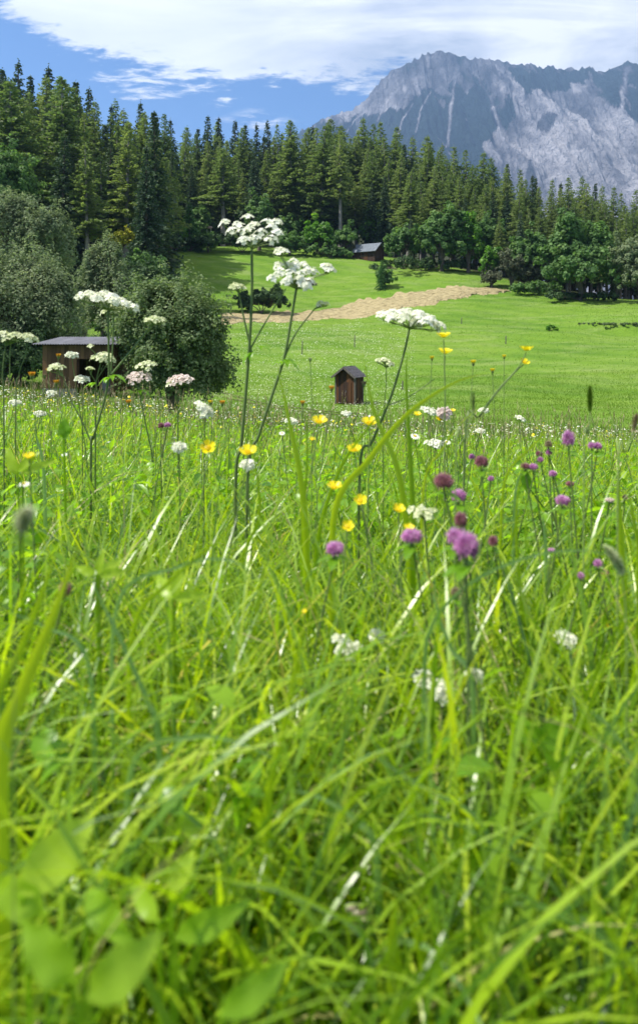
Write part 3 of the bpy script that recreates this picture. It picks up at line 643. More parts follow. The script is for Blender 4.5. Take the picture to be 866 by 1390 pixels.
# things inside
bp = base+Vector((2.5, .75, 0))
t = thing('milk_can', bp+Vector((.1, -.45, .1)), 'small grey metal barrel standing in the shed opening', 'barrel')
Geo().tube([(0, 0, 0), (0, 0, .08), (0, 0, .5), (0, 0, .62)], [.2, .23, .23, .2], 14).build('body', M['tin'], t, smooth=True)
Geo().tube([(0, 0, .615), (0, 0, .68)], [.15, .16], 12).build('lid', M['tin'], t)

# small wooden hut
hp = hit(474, 548); hY = hp.y
hut = thing('small_hut', Vector((hp.x, hY, gz(hp.x, hY)-.05)), 'little dark wooden hut with a pitched shingle roof standing alone in the lower meadow', 'hut', rz=RAD(-33))
sc = hY/46.0
w, d, eh, rh = 1.36*sc, .95*sc, 1.80*sc, 2.30*sc
g = Geo(); R = random.Random(9)
planks(g, -w/2, w/2, .1, eh, -d/2, R, w=.2, ztop=lambda x: eh+(rh-eh)*(1-abs(x)/(w/2))-.05)
g.build('gable_wall', M['oldwood'], hut)
g = Geo()
planks(g, -w/2, w/2, .1, eh, d/2, R, w=.2, ztop=lambda x: eh+(rh-eh)*(1-abs(x)/(w/2))-.05)
g.build('back_wall', M['oldwood'], hut)
for xx in (-w/2, w/2): g = Geo(); planks(g, -d/2+.02, d/2-.02, .1, eh, xx, R, w=.16, axis='y'); g.build('side_wall', M['oldwood'], hut)
Geo().box((0, 0, .16), (w-.08, d-.08, .1), tint=0).build('floor_board', M['oldwood'], hut)
g = Geo()
ov = .17; sl = math.atan2(rh-eh, w/2); ln = (w/2+ov)/math.cos(sl)
for sg in (-1, 1):
    rot = Matrix.Rotation(sg*sl, 4, 'Y')
    for k in range(7):
        q = (k+.5)/7*ln
        c = Vector((sg*q*math.cos(sl), 0, rh+.05-q*math.sin(sl)+.012*(k % 2)+.0))
        for j in range(6): g.box(c+Vector((0, (j-2.5)*(d+.46)/6, R.uniform(0, .012))), (ln/7+.05, (d+.46)/6-.008, .03), rot, tint=R.random())
g.build('roof', M['shingle'], hut)
g = Geo()
for sg in (-1, 1):
    rot = Matrix.Rotation(sg*sl, 4, 'Y'); q = ln/2
    g.box((sg*q*math.cos(sl), -d/2-.25, rh+.0-q*math.sin(sl)), (ln, .03, .12), rot, tint=.0)
g.build('barge_board', M['greypost'], hut)
g = Geo(); planks(g, .02, .44, .22, 1.42*sc, -d/2-.035, R, w=.14)
dr = g.build('door', M['oldwood'], hut)
Geo().box((.08, -d/2-.065, .85), (.03, .03, .12)).build('handle', M['tin'], dr)
for xx in (-w/2, w/2):
    for yy in (-d/2, d/2): Geo().box((xx, yy, eh/2+.0), (.09, .09, eh-.02), tint=0).build('post', M['greypost'], hut)

# barn at the forest edge
bq = hit(500, 353, 100); Yb = min(bq.y, 140); s = Yb/F
bn = thing('field_barn', Vector((bq.x, Yb+1, gz(bq.x, Yb)-.4)), 'dark wooden barn with a grey metal roof at the forest edge above the upper field', 'barn', rz=RAD(-38))
w, d, eh, rh = 4.9, 3.0, 2.1, 3.35
zo = max(0, (V0-340)*s-(bn.location.z+eh)); eh += zo*.7; rh += zo*.7
R = random.Random(11); g = Geo()
planks(g, -w/2, w/2, 0, eh, -d/2, R, w=.25); planks(g, -w/2, w/2, 0, eh, d/2, R, w=.25); g.build('long_wall', M['barnwood'], bn)
g = Geo()
for sx in (-1, 1): planks(g, -d/2, d/2, 0, eh, sx*w/2, R, w=.25, axis='y', ztop=lambda y: eh+(rh-eh)*(1-abs(y)/(d/2))-.04)
g.build('gable_wall', M['barnwood'], bn)
g = Geo(); ov = .45; sl = math.atan2(rh-eh, d/2); ln = (d/2+ov)/math.cos(sl)
for sg in (-1, 1):
    rot = Matrix.Rotation(-sg*sl, 4, 'X'); q = ln/2
    g.box((0, sg*q*math.cos(sl), rh+.06-q*math.sin(sl)), (w+.9, ln, .06), rot)
    for k in range(12): g.box((-w/2-.4+k*(w+.8)/11, sg*q*math.cos(sl), rh+.115-q*math.sin(sl)), (.05, ln-.02, .05), rot)
g.build('roof', M['barnroof'], bn)
g = Geo(); planks(g, -.9, .9, 0, eh-.35, -d/2-.04, R, w=.2); dd_ = g.build('door', M['oldwood'], bn)
Geo().box((0, -d/2-.08, 1.1), (1.7, .03, .12)).build('crossbar', M['greypost'], dd_)

# log pile and pallet in the upper field
lp = hit(414, 388, 80)
t = thing('log_pile', Vector((lp.x, lp.y+.6, gz(lp.x, lp.y+.6))), 'low purplish brown pile of logs lying in the upper field behind the drooping umbel', 'logs', rz=.25)
R = random.Random(2)
for r in range(4):
    for k in range(4-r): 
        o = Geo().tube([(-1.7+R.uniform(-.2, .2)+.2*r, (k-1.5+r*.5)*.32, .15+r*.27), (1.6-.25*r+R.uniform(-.2, .2), (k-1.5+r*.5)*.32, .15+r*.27)], .155, 9).build('log', M['logend'], t, smooth=False)
lp2 = hit(391, 386, 80)
t = thing('pallet', Vector((lp2.x, lp2.y, gz(lp2.x, lp2.y))), 'white slatted pallet leaning at the left end of the log pile', 'pallet', rz=-.5)
rot = Matrix.Rotation(RAD(-18), 4, 'X')
for k in range(6): Geo().box(rot @ Vector((0, 0, .1+k*.22)), (1.0, .03, .12), rot).build('slat', M['whiteboard'], t)
for sx in (-.42, 0, .42): Geo().box(rot @ Vector((sx, .06, .65)), (.08, .08, 1.3), rot).build('batten', M['greypost'], t)
# small pink-roofed shelter under the trees
ps = P(284, 322, 144)
t = thing('feeder_shelter', Vector((ps.x, 144, gz(ps.x, 144))), 'tiny shelter with a faded pink roof on two white posts by the young bright conifer', 'shelter', rz=.3)
hh = (V0-307)/F*144-t.location.z
Geo().box((0, 0, hh-.15), (1.25, 1.0, .07), Matrix.Rotation(.35, 4, 'X')).box((0, -.1, hh-.35), (1.05, .06, .25)).build('roof', M['pink'], t)
for sx in (-.4, .4): Geo().box((sx, 0, (hh-.2)/2), (.08, .08, hh-.2)).build('post', M['whiteboard'], t)
# stakes in the meadow
for u, vt, vb, lab in [(334.5, 484, 496, 'short grey stake in the lower meadow beside the tallest umbel stem'), (410, 463, 481, 'thin grey stake in the lower meadow between the drooping umbel stem and the hut'),
                       (481, 455, 471, 'thin stake straight above the small hut roof'), (546, 517, 529, 'short dark stake right of the small hut'),
                       (686, 456, 467, 'thin stake with weeds at its foot in the right field'), (626, 431, 440, 'small far stake right of the wide white umbel')]:
    q = hit(u, vb, 30); h = (vb-vt)*q.y/F
    t = tag(Geo().tube([(0, 0, -.1), (.02*h, 0, h*.5), (.03*h, 0, h), (.03*h, 0, h+.03)], [.05, .048, .045, .01], 7).build('fence_stake', M['greypost'], smooth=True), lab, 'stake', 'fence stakes in the meadow'); t.location = (q.x, q.y, gz(q.x, q.y))
# ------------------------------------------------------------------ near meadow: grass
def blades(n, xf, yf, hmin, hmax, wmin, wmax, seg, seed, bendk=1.0, dry=.045, zlim=True, tshift=0):
    R = np.random.default_rng(seed)
    x, y = xf(R, n), yf(R, n); x = x*(.5*y+.45) if zlim else x
    z = ground(x, y)
    patch_ = fbm(x*1.3, y*1.3, 3, 77)
    h = (hmin+(hmax-hmin)*R.random(n)**1.3)*(1+.22*patch_)
    w = wmin+(wmax-wmin)*R.random(n)**1.6
    az = R.random(n)*6.283; lean = np.abs(R.normal(0, .22, n)); bend = (.35+1.25*R.random(n)**1.5)*bendk
    t = np.linspace(0, 1, seg+1)[None]
    ang = lean[:, None]+bend[:, None]*t**1.6
    dl = h[:, None]/seg
    dx = np.concatenate([np.zeros((n, 1)), np.cumsum(np.sin(ang[:, :-1])*dl, 1)], 1)
    dz = np.concatenate([np.zeros((n, 1)), np.cumsum(np.cos(ang[:, :-1])*dl, 1)], 1)
    cxv = x[:, None]+dx*np.cos(az)[:, None]; cyv = y[:, None]+dx*np.sin(az)[:, None]; czv = z[:, None]+dz
    tw = az+np.pi/2+R.normal(0, .5, n); tw = tw[:, None]+R.normal(0, .7, n)[:, None]*t
    ww = w[:, None]*.5*np.clip(1.15-t**2.2*1.15, .04, 1)*np.clip(.6+t*2, 0, 1)
    sx = np.cos(tw)*ww; sy = np.sin(tw)*ww
    V = np.stack([np.stack([cxv-sx, cyv-sy, czv], -1), np.stack([cxv+sx, cyv+sy, czv+ww*.25], -1)], 2)
    keep = (cyv.min(1) > .27)&~((np.abs(cxv[:, -1]) < .9)&(czv.max(1) > -.13-.05*y)&(y < 2.6))
    V = V[keep]; n2_ = len(V)
    i = np.arange(n2_)[:, None, None]*(seg+1)*2+np.arange(seg)[None, :, None]*2
    fa = (i+np.array([0, 1, 3, 2])[None, None]).reshape(-1, 4)
    tint = np.clip(.46+.24*R.normal(size=n)+.26*patch_+tshift, 0, .92); tint = np.where(R.random(n) < dry, .97+.03*R.random(n), tint)[keep]
    tt = np.repeat(tint, (seg+1)*2)
    return V, fa, tt
ux = lambda R, n: R.uniform(-1, 1, n)
def ybetween(a, b):   # area-uniform over a fan
    return lambda R, n: np.sqrt(R.uniform(a*a, b*b, n))
g = Geo()
for args in [(5200, ybetween(.3, .95), .30, .54, .003, .0085, 9, 6, 1.9), (19000, ybetween(.3, 2.0), .22, .50, .0028, .0085, 8, 1, 1.85), (30000, ybetween(1.9, 4.2), .22, .47, .0032, .009, 6, 2, 1.7), (36000, ybetween(4, 8), .2, .42, .004, .010, 4, 3, 1.0), (34000, ybetween(7.7, 15), .18, .40, .007, .016, 3, 4, .9)]:
    n, yf, a, b, c, d, sg, sd, bk = args
    V, fa, tt = blades(n, ux, yf, a, b, c, d, sg, sd, bk, tshift=.04 if sd in (1, 2, 6) else .12); g.add(V, fa, tt)
g.build('meadow_grass', M['grass'], smooth=True)['kind'] = 'stuff'
bpy.data.objects['meadow_grass']['label'] = 'tall bright green grass filling the near meadow'; bpy.data.objects['meadow_grass']['category'] = 'grass'
g = Geo()
V, fa, tt = blades(1100, ux, ybetween(.4, 3), .3, .46, .004, .008, 9, 11, 1.9, 0); g.add(V, fa, tt)
V, fa, tt = blades(2200, ux, ybetween(2.5, 9), .25, .40, .005, .010, 6, 12, 1.6, 0); g.add(V, fa, tt)
tag(g.build('arching_grass', M['bluegrass'], smooth=True), 'glossy blue green arching grass blades scattered through the near meadow', 'grass', kind='stuff')
# short grass of the lower and upper fields
g = Geo(); Rr = np.random.default_rng(4)
for a, b, n, hh_, wd_ in ((12, 30, 80000, .10, .018), (30, 60, 80000, .085, .035), (60, 120, 40000, .09, .06)):
    y = np.sqrt(Rr.uniform(a*a, b*b, n)); x = Rr.uniform(-.52, .52, n)*y; z = ground(x, y)
    h = hh_*(.5+Rr.random(n)); az = Rr.random(n)*6.283; ln = Rr.random(n)*.7*h; ta = az+1.2
    dxw = np.cos(az)*wd_*.5; dyw = np.sin(az)*wd_*.5
    V = np.stack([np.stack([x-dxw, y-dyw, z-.01], -1), np.stack([x+dxw, y+dyw, z-.01], -1), np.stack([x+np.cos(ta)*ln, y+np.sin(ta)*ln, z+h], -1)], 1)
    g.add(V, np.arange(n*3).reshape(-1, 3), np.repeat(np.clip(.5+.22*Rr.normal(size=n)+.25*fbm(x*.15, y*.15, 3, 8), 0, 1), 3))
tag(g.build('field_grass', M['field']), 'short green grass of the sloping fields beyond the near meadow', 'grass', kind='stuff')
# tiny white and yellow meadow flowers nobody could count
def specks(name, mat, n, ya, yb, size, hgt, seed, label, clump=0.0, urange=(-.5, .5), flat=.35):
    R = np.random.default_rng(seed); y = np.sqrt(R.uniform(ya*ya, yb*yb, n)); x = R.uniform(*urange, n)*y
    k = fbm(x*.12+3, y*.12, 3, seed) + fbm(x*.8, y*.8, 2, seed+1)*.6 > clump
    x, y = x[k], y[k]; n = len(x); z = ground(x, y)+hgt*(.75+.35*R.random(n)); s = size*(.5+R.random(n))*(.6+.4*y/yb)
    g = Geo(); th = np.arange(6)/6*6.283
    tilt = R.normal(0, flat, (n, 2))
    V = np.stack([x[:, None]+s[:, None]*np.cos(th), y[:, None]+s[:, None]*np.sin(th), z[:, None]+s[:, None]*(np.cos(th)*tilt[:, :1]+np.sin(th)*tilt[:, 1:])], -1)
    top = np.stack([x, y, z+s*.45], -1)[:, None]
    V = np.concatenate([V, top], 1); i = np.arange(n)[:, None, None]*7
    fa = (i+np.array([[q, (q+1) % 6, 6] for q in range(6)])[None]).reshape(-1, 3)
    g.add(V, fa, np.repeat(R.uniform(.3, 1, n), 7)); tag(g.build(name, M[mat]), label, 'flowers', kind='stuff')
specks('white_flower_haze', 'white', 6000, 4.0, 14, .0085, .42, 21, 'countless tiny white umbels on the far rim of the near meadow', -.25)
specks('yellow_flower_haze', 'yellow', 1600, 4, 13, .009, .42, 22, 'countless tiny yellow flowers on the far rim of the near meadow', .0)
specks('field_flower_flecks', 'white', 15000, 26, 95, .032, .13, 23, 'white flower flecks sprinkled over the lower field slope', -.05, (-.26, .13))
specks('seed_head_haze', 'tan', 2600, 3.0, 13, .006, .42, 24, 'tiny brown seed heads standing over the near meadow grass', -.1, flat=1.2)

# thin flowering stalks of the grasses
def stalks(n, ya, yb, h0, h1, r, seed):
    R = np.random.default_rng(seed); y = np.sqrt(R.uniform(ya*ya, yb*yb, n)); x = R.uniform(-1, 1, n)*(.5*y+.4); z = ground(x, y)
    h = R.uniform(h0, h1, n); az = R.random(n)*6.283; ln = np.abs(R.normal(0, .16, n))*h; t = np.linspace(0, 1, 5)
    c = np.stack([x[:, None]+np.cos(az)[:, None]*ln[:, None]*t**2, y[:, None]+np.sin(az)[:, None]*ln[:, None]*t**2, z[:, None]+h[:, None]*t], -1)
    w = r*(1+y/5)[:, None]*np.ones(5)[None]; g = Geo()
    V = np.stack([c-np.stack([w, w*0, w*0], -1), c+np.stack([w, w*0, w*0], -1), c+np.stack([w*0, w*1.6, w*0], -1)], 2).reshape(n, -1, 3)
    i = np.arange(n)[:, None, None]*15; f = []
    for k in range(4):
        for q in range(3): f.append([k*3+q, k*3+(q+1) % 3, k*3+3+(q+1) % 3, k*3+3+q])
    g.add(V, (i+np.array(f)[None]).reshape(-1, 4), np.repeat(R.uniform(.3, 1, n), 15))
    # feathery head: small awns round the top
    m = 9; tp = c[:, -1]; d = c[:, -1]-c[:, -2]; d /= np.linalg.norm(d, axis=1)[:, None]
    L = R.uniform(.02, .05, n)
    s = np.linspace(-.3, 1, m)[None]; a = R.random((n, m))*6.28; o = (L*.16)[:, None]*(1.2-s)
    p = tp[:, None]+d[:, None]*(L[:, None]*s)[..., None]; q = p+np.stack([np.cos(a)*o, np.sin(a)*o, .9*o+.003], -1)
    e = np.stack([np.sin(a), -np.cos(a), 0*a], -1)*(r*1.5*(1+y/5))[:, None, None]
    V = np.stack([p-e, p+e, q+e*.4, q-e*.4], 2).reshape(-1, 3)
    g.add(V, np.arange(n*m*4).reshape(-1, 4), np.repeat(R.uniform(.2, 1, n), m*4), 1)
    return g
tag(stalks(900, 1.6, 5, .36, .52, .0005, 91).build('grass_stalks', [M['stem'], M['tan']]), 'thin flowering grass stalks standing above the near meadow', 'grass', kind='stuff')
tag(stalks(3200, 4.5, 13, .38, .56, .0006, 92).build('grass_stalks', [M['field'], M['tan']]), 'thin flowering grass stalks along the far rim of the near meadow', 'grass', kind='stuff')
# ------------------------------------------------------------------ leaves
def leafblade(g, base, direction, up, L, W, curl=.5, tint=.5, seg=7, fold=.25, heart=.0, wav=0):
    d = Vector(direction).normalized(); u_ = Vector(up); s_ = d.cross(u_).normalized(); n_ = s_.cross(d).normalized()
    V = []
    for i in range(seg+1):
        t = i/seg; a = -curl*t*1.0
        c = Vector(base)+d*(L*t*math.cos(a*.6))+n_*(L*t*math.sin(a*.6)*1.0)
        w = W*.5*(math.sin(math.pi*min(1, t**(.75-heart*.3)*.97+.03)))**.8
        for k in (-1, -.5, 0, .5, 1): V.append(tuple(c+s_*w*k+n_*(fold*w*abs(k)+wav*W*math.sin(t*14+k*2)*abs(k))))
    g.add(V, grid_faces(seg+1, 5), tint)
# low leafy cover: clover trefoils and broad leaves through the near sward
R = np.random.default_rng(31); g = Geo()
def leafcards(n, ya, yb, smin, smax, h0, h1, seed, asp):
    R = np.random.default_rng(seed); y = np.sqrt(R.uniform(ya*ya, yb*yb, n)); x = R.uniform(-1, 1, n)*(.5*y+.4)
    z = ground(x, y)+R.uniform(h0, h1, n); s = R.uniform(smin, smax, n); k = fbm(x*1.1+7, y*1.1, 2, 61) > -.25
    x, y, z, s = x[k], y[k], z[k], s[k]; n = len(x)
    nrm = R.normal(size=(n, 3))*.42+np.array([0, 0, 1.]); nrm /= np.linalg.norm(nrm, axis=1)[:, None]
    d = np.cross(nrm, R.normal(size=(n, 3))); d /= np.linalg.norm(d, axis=1)[:, None]; b = np.cross(nrm, d)
    prof = [(0, .12), (.25, .8), (.55, 1.0), (.82, .62), (1.0, .03)]; rows = []
    for t, w_ in prof:
        c = np.stack([x, y, z], -1)+d*(s*t)[:, None]-nrm*(s*.28*t*t)[:, None]
        for q in (-1, 0, 1): rows.append(c+b*(s*asp*.5*w_*q)[:, None]+nrm*(s*.10*abs(q)*w_)[:, None])
    V = np.stack(rows, 1); i = np.arange(n)[:, None, None]*15
    fa = (i+grid_faces(5, 3)[None]).reshape(-1, 4)
    return V, fa, np.repeat(np.clip(.5+.22*R.normal(size=n), 0, 1), 15)
for a in [(2200, .85, 2.1, .018, .040, .14, .36, 40, .55), (9500, .5, 2.2, .012, .032, .05, .36, 41, .7), (2600, .6, 3.2, .02, .055, .08, .36, 42, .4), (13000, 2, 5, .015, .042, .1, .38, 43, .5), (8000, 4.5, 12, .02, .05, .15, .38, 44, .5)]: g.add(*leafcards(*a))
tag(g.build('leafy_ground_cover', M['leaf'], smooth=True), 'leafy clover and herb foliage mixed low in the near meadow', 'ground cover', kind='stuff')

# ------------------------------------------------------------------ flowers
def gbase(u, v, Y, dx=0):
    p = P(u, v, Y); x = p.x+dx; return Vector((x, Y, gz(x, Y)-.02))
RF = random.Random(77)
def umbellet(g, c, n_, r, R, count=15, pet=.0042, tint=None):
    n_ = Vector(n_).normalized(); a = n_.cross(Vector((.3, .9, .1))).normalized(); b = n_.cross(a)
    for k in range(count):
        q = r*math.sqrt((k+.5)/count); th = k*2.4+R.random()*.4
        p = Vector(c)+a*q*math.cos(th)+b*q*math.sin(th)+n_*(r*.6*(1-(q/r)**2)+R.gauss(0, .08)*r)
        nn = (n_+(a*math.cos(th)+b*math.sin(th))*1.0*q/r+Vector((R.gauss(0, .15), R.gauss(0, .15), R.gauss(0, .15)))).normalized()
        e = nn.cross(Vector((R.random(), R.random(), .3))).normalized(); f_ = nn.cross(e); t0 = R.random()*6
        V = [tuple(p)]; fs = []
        for j in range(5):
            an = t0+j*1.2566; ln = pet*R.uniform(.8, 1.35)*(1.3 if q > r*.7 else 1)
            d1 = e*math.cos(an)+f_*math.sin(an); d2 = e*math.cos(an+1.5708)+f_*math.sin(an+1.5708)
            i = len(V); V += [tuple(p+d1*ln*.6-d2*ln*.42+nn*ln*.15), tuple(p+d1*ln*1.15+nn*ln*.1), tuple(p+d1*ln*.6+d2*ln*.42+nn*ln*.15)]; fs.append([0, i, i+1, i+2])
        g.add(V, fs, R.uniform(.35, 1) if tint is None else tint)
def umbel(par, base, node, c, nrm, rad, R, mat='white', n=16, cup=.5, pet=.0042, uradius=.0125, count=15, aspect=1.0, label=None):
    """compound umbel: rays from the node to umbellets around centre c"""
    node = Vector(node); c = Vector(c); nrm = Vector(nrm).normalized(); a = nrm.cross(Vector((0, 1, .05))).normalized(); b = nrm.cross(a)
    fl = Geo(); ry = Geo()
    for k in range(n):
        q = rad*math.sqrt((k+.35)/n)*R.uniform(.9, 1.08); th = k*2.399+R.uniform(-.15, .15)
        p = c+(a*math.cos(th)+b*math.sin(th)*aspect)*q-nrm*(cup*q*q/rad)+nrm*R.uniform(-.05, .05)*rad
        dr = (p-node).normalized(); nn = (dr*.5+nrm).normalized()
        umbellet(fl, p, nn, uradius*R.uniform(.8, 1.15), R, count, pet)
        mid = node.lerp(p, .55)+nrm*(-.05*rad)
        hub = p-nn*uradius*.8
        ry.tube([node, mid, hub], [.0011, .0009, .0007], 4, tint=.8, cap=False)
        for j in range(5):
            an = j*1.2566; e = nn.cross(Vector((0, 1, .3))).normalized(); f_ = nn.cross(e)
            ry.tube([hub, p+(e*math.cos(an)+f_*math.sin(an))*uradius*.7], [.0006, .0004], 3, tint=.8, cap=False)
    o = fl.build('umbel', M[mat], par, base); r_ = ry.build('rays', M['stem'], o); 
    r_.data.transform(Matrix.Translation(-Vector(base)))
    return o
def stem(g, pts, r0, r1, tint=.5, n=7):
    sp = spline(pts, 6); k = len(sp); g.tube(sp, [r0+(r1-r0)*i/(k-1) for i in range(k)], n, tint)
def jag_leaf(g, p, d, L, tint=.5):
    for k, (an, sc_) in enumerate(((0, 1), (.8, .7), (-.8, .7))):
        dd = Matrix.Rotation(an, 3, 'Z') @ Vector(d); leafblade(g, p, dd, (0, 0, 1), L*sc_, L*.42*sc_, .9, tint, 6, .3, wav=.06)

def hogweed(label, Y, stems, umbels, leaves=(), name='hogweed', group=None):
    """stems: lists of (u, v[, dY]) from the ground up with start and end radius; umbels: dicts"""
    u0, v0 = stems[0][0][0][:2]
    base = gbase(u0, v0, Y); t = thing(name, base, label, 'wildflower', group)
    for i, (pts, r0, r1) in enumerate(stems):
        g = Geo(); w = [P(p[0], p[1], Y+(p[2] if len(p) > 2 else 0)) for p in pts]
        if i == 0: w = [base]+w
        stem(g, w, r0*.8, r1*.8, .45 if i == 0 else .6)
        g.build('stem', M['stem'], t, base, smooth=True)
    for um in umbels:
        Yu = Y+um.get('dY', 0); c = P(um['c'][0], um['c'][1], Yu); nd = P(um['n'][0], um['n'][1], Yu)
        rad = um['r']*Yu/F; R = random.Random(int(um['c'][0]*7+um['c'][1]))
        o = umbel(t, base, nd, c, um.get('nrm', (0, -.25, 1)), rad, R, um.get('mat', 'white'), um.get('k', 16), um.get('cup', .4), um.get('pet', .0042), um.get('ur', .0125), um.get('cnt', 15), um.get('asp', 1.0))
        if um.get('label'): o['label'] = um['label']
    for (u, v, dx, dz, L) in leaves:
        g = Geo(); jag_leaf(g, P(u, v, Y), (dx, -.4, dz), L, .6); g.build('leaf', M['leaf'], t, base, smooth=True)
    return t
hogweed('tallest white flowered hogweed with a thick straight stem and open cup shaped umbel, centre left', 1.35,
    [([(320, 660), (328, 600), (338, 480), (342, 400), (342, 336)], .0042, .0030), ([(342, 480), (333, 440), (324, 396)], .0026, .0018), ([(341, 472), (352, 452), (372, 418), (388, 392)], .0022, .0013)],
    [dict(c=(345, 311), n=(342, 337), r=45, cup=-.02, k=15, ur=.0105, cnt=9, pet=.0038, nrm=(.03, -.62, 1)), dict(c=(322, 387), n=(324, 397), r=9, mat='greenwhite', k=6, ur=.006, cnt=7, pet=.003)],
    [(342, 478, -.6, -.3, .03), (352, 470, .8, .1, .028)])
hogweed('second tall hogweed with a dense drooping white umbel, leaning right across the fields', 1.28,
    [([(336, 655), (352, 590), (370, 535), (386, 485), (396, 430), (403, 388)], .0038, .0026), ([(386, 486), (402, 452), (428, 418)], .0020, .0013)],
    [dict(c=(403, 366), n=(403, 392), r=32, cup=.3, k=17, ur=.0095, cnt=9, pet=.0038, nrm=(.25, -.75, 1)), dict(c=(381, 341), n=(400, 385), r=5, k=3, ur=.010, cnt=12), dict(c=(445, 364), n=(405, 388), r=5, k=3, ur=.011, cnt=12),
     dict(c=(437, 411), n=(428, 419), r=8, mat='greenwhite', k=5, ur=.005, cnt=5, pet=.0028)],
    [(386, 488, .9, -.1, .035), (384, 492, -.5, .2, .025)])
hogweed('branching hogweed with a flat snow white umbel tilted right, in front of the shed', 1.55,
    [([(124, 618), (127, 596), (140, 552), (148, 512), (148, 470), (147, 418)], .0036, .0024), ([(151, 508, .05), (154, 460, .05), (155, 424, .05)], .0020, .0018), ([(152, 508), (182, 472), (208, 440)], .0030, .0020), ([(124, 600), (112, 572), (98, 545), (86, 510)], .0019, .0012)],
    [dict(c=(147, 402), n=(147, 421), r=38, cup=.25, k=18, ur=.0125, cnt=15, pet=.0042, nrm=(.22, .02, 1), asp=.8), dict(c=(157, 417), n=(155, 427), dY=.05, r=15, mat='greenwhite', k=9, ur=.008, cnt=9, pet=.0032, nrm=(0, -.1, 1)),
     dict(c=(212, 432), n=(208, 441), r=14, mat='greenwhite', k=9, ur=.008, cnt=8, pet=.0032, nrm=(.1, 0, 1)), dict(c=(75, 497), n=(86, 511), r=9, mat='greenwhite', k=5, ur=.008, cnt=8, pet=.003)],
    [(152, 510, .9, .15, .04), (150, 512, -.9, -.1, .03)])
hogweed('small greenish hogweed with two budding umbels, in front of the shed opening', 1.62,
    [([(130, 600), (131, 560), (131, 520), (138, 490)], .0022, .0016), ([(131, 520), (124, 508)], .0012, .001), ([(131, 517), (142, 500), (146, 496)], .0012, .001)],
    [dict(c=(140, 482), n=(138, 491), r=13, mat='greenwhite', k=10, ur=.009, cnt=10, pet=.0034), dict(c=(123, 500), n=(124, 509), r=5, mat='greenwhite', k=3, ur=.006, cnt=6, pet=.003), dict(c=(124, 470), n=(136, 488), r=2, mat='greenwhite', k=1, ur=.007, cnt=8, pet=.003)], [(131, 520, -.8, .1, .03)])
hogweed('hogweed with a wide flat white umbel on a slanting stem, right of centre', 1.3,
    [([(488, 645), (505, 600), (530, 540), (548, 480), (556, 444)], .0034, .0022), ([(527, 550), (556, 538), (590, 514)], .0014, .0009)],
    [dict(c=(559, 426), n=(556, 446), r=44, cup=.3, k=18, ur=.0120, cnt=13, pet=.0042, nrm=(.18, .0, 1), asp=.8)])
hogweed('pale unopened umbel on a thin stem, right of the small hut', 1.6,
    [([(520, 600), (521, 560), (524, 520), (524, 498)], .0014, .0010)], [dict(c=(524, 489), n=(524, 499), r=13, mat='greenwhite', k=9, ur=.007, cnt=8, pet=.003, nrm=(.35, 0, 1))])
hogweed('hogweed with a trio of greenish umbels on forking stems at the left picture edge', 1.5,
    [([(6, 560), (4, 510), (8, 468)], .0022, .0014), ([(14, 520), (14, 480), (15, 468)], .0014, .0011)],
    [dict(c=(4, 453), n=(8, 469), r=8, mat='greenwhite', k=5, ur=.009, cnt=9), dict(c=(14, 457), n=(8, 469), r=8, mat='greenwhite', k=5, ur=.009, cnt=9), dict(c=(25, 455), n=(10, 469), r=8, mat='greenwhite', k=5, ur=.009, cnt=9, nrm=(.3, 0, 1))])
hogweed('single greenish flat umbel on a curved stem just left of the shed roof', 1.5,
    [([(22, 560), (26, 510), (34, 485), (39, 462)], .0016, .0012)], [dict(c=(41, 456), n=(39, 463), r=12, mat='greenwhite', k=9, ur=.008, cnt=10, pet=.0034, nrm=(.25, 0, 1))])
hogweed('fading pinkish umbel with a brown stem in front of the round bush', 2.1,
    [([(208, 640), (201, 590), (192, 545), (190, 524), (196, 506)], .0030, .0016), ([(190, 530), (176, 512), (172, 506)], .0016, .0010)],
    [dict(c=(190, 508), n=(193, 520), r=17, mat='pinkwhite', k=12, ur=.011, cnt=9, pet=.004), dict(c=(200, 493), n=(196, 508), r=14, mat='greenwhite', k=9, ur=.010, cnt=8, pet=.004)], [(190, 530, .8, .1, .04)])
hogweed('fading pinkish umbel with a forked thick stem at the right foot of the round bush', 2.2,
    [([(242, 600), (242, 560), (240, 540), (236, 526)], .0030, .0016), ([(240, 540), (246, 522)], .0018, .0012)],
    [dict(c=(245, 512), n=(246, 524), r=17, mat='pinkwhite', k=13, ur=.011, cnt=9, pet=.004), dict(c=(233, 519), n=(236, 527), r=6, mat='greenwhite', k=4, ur=.008, cnt=6, pet=.004)])
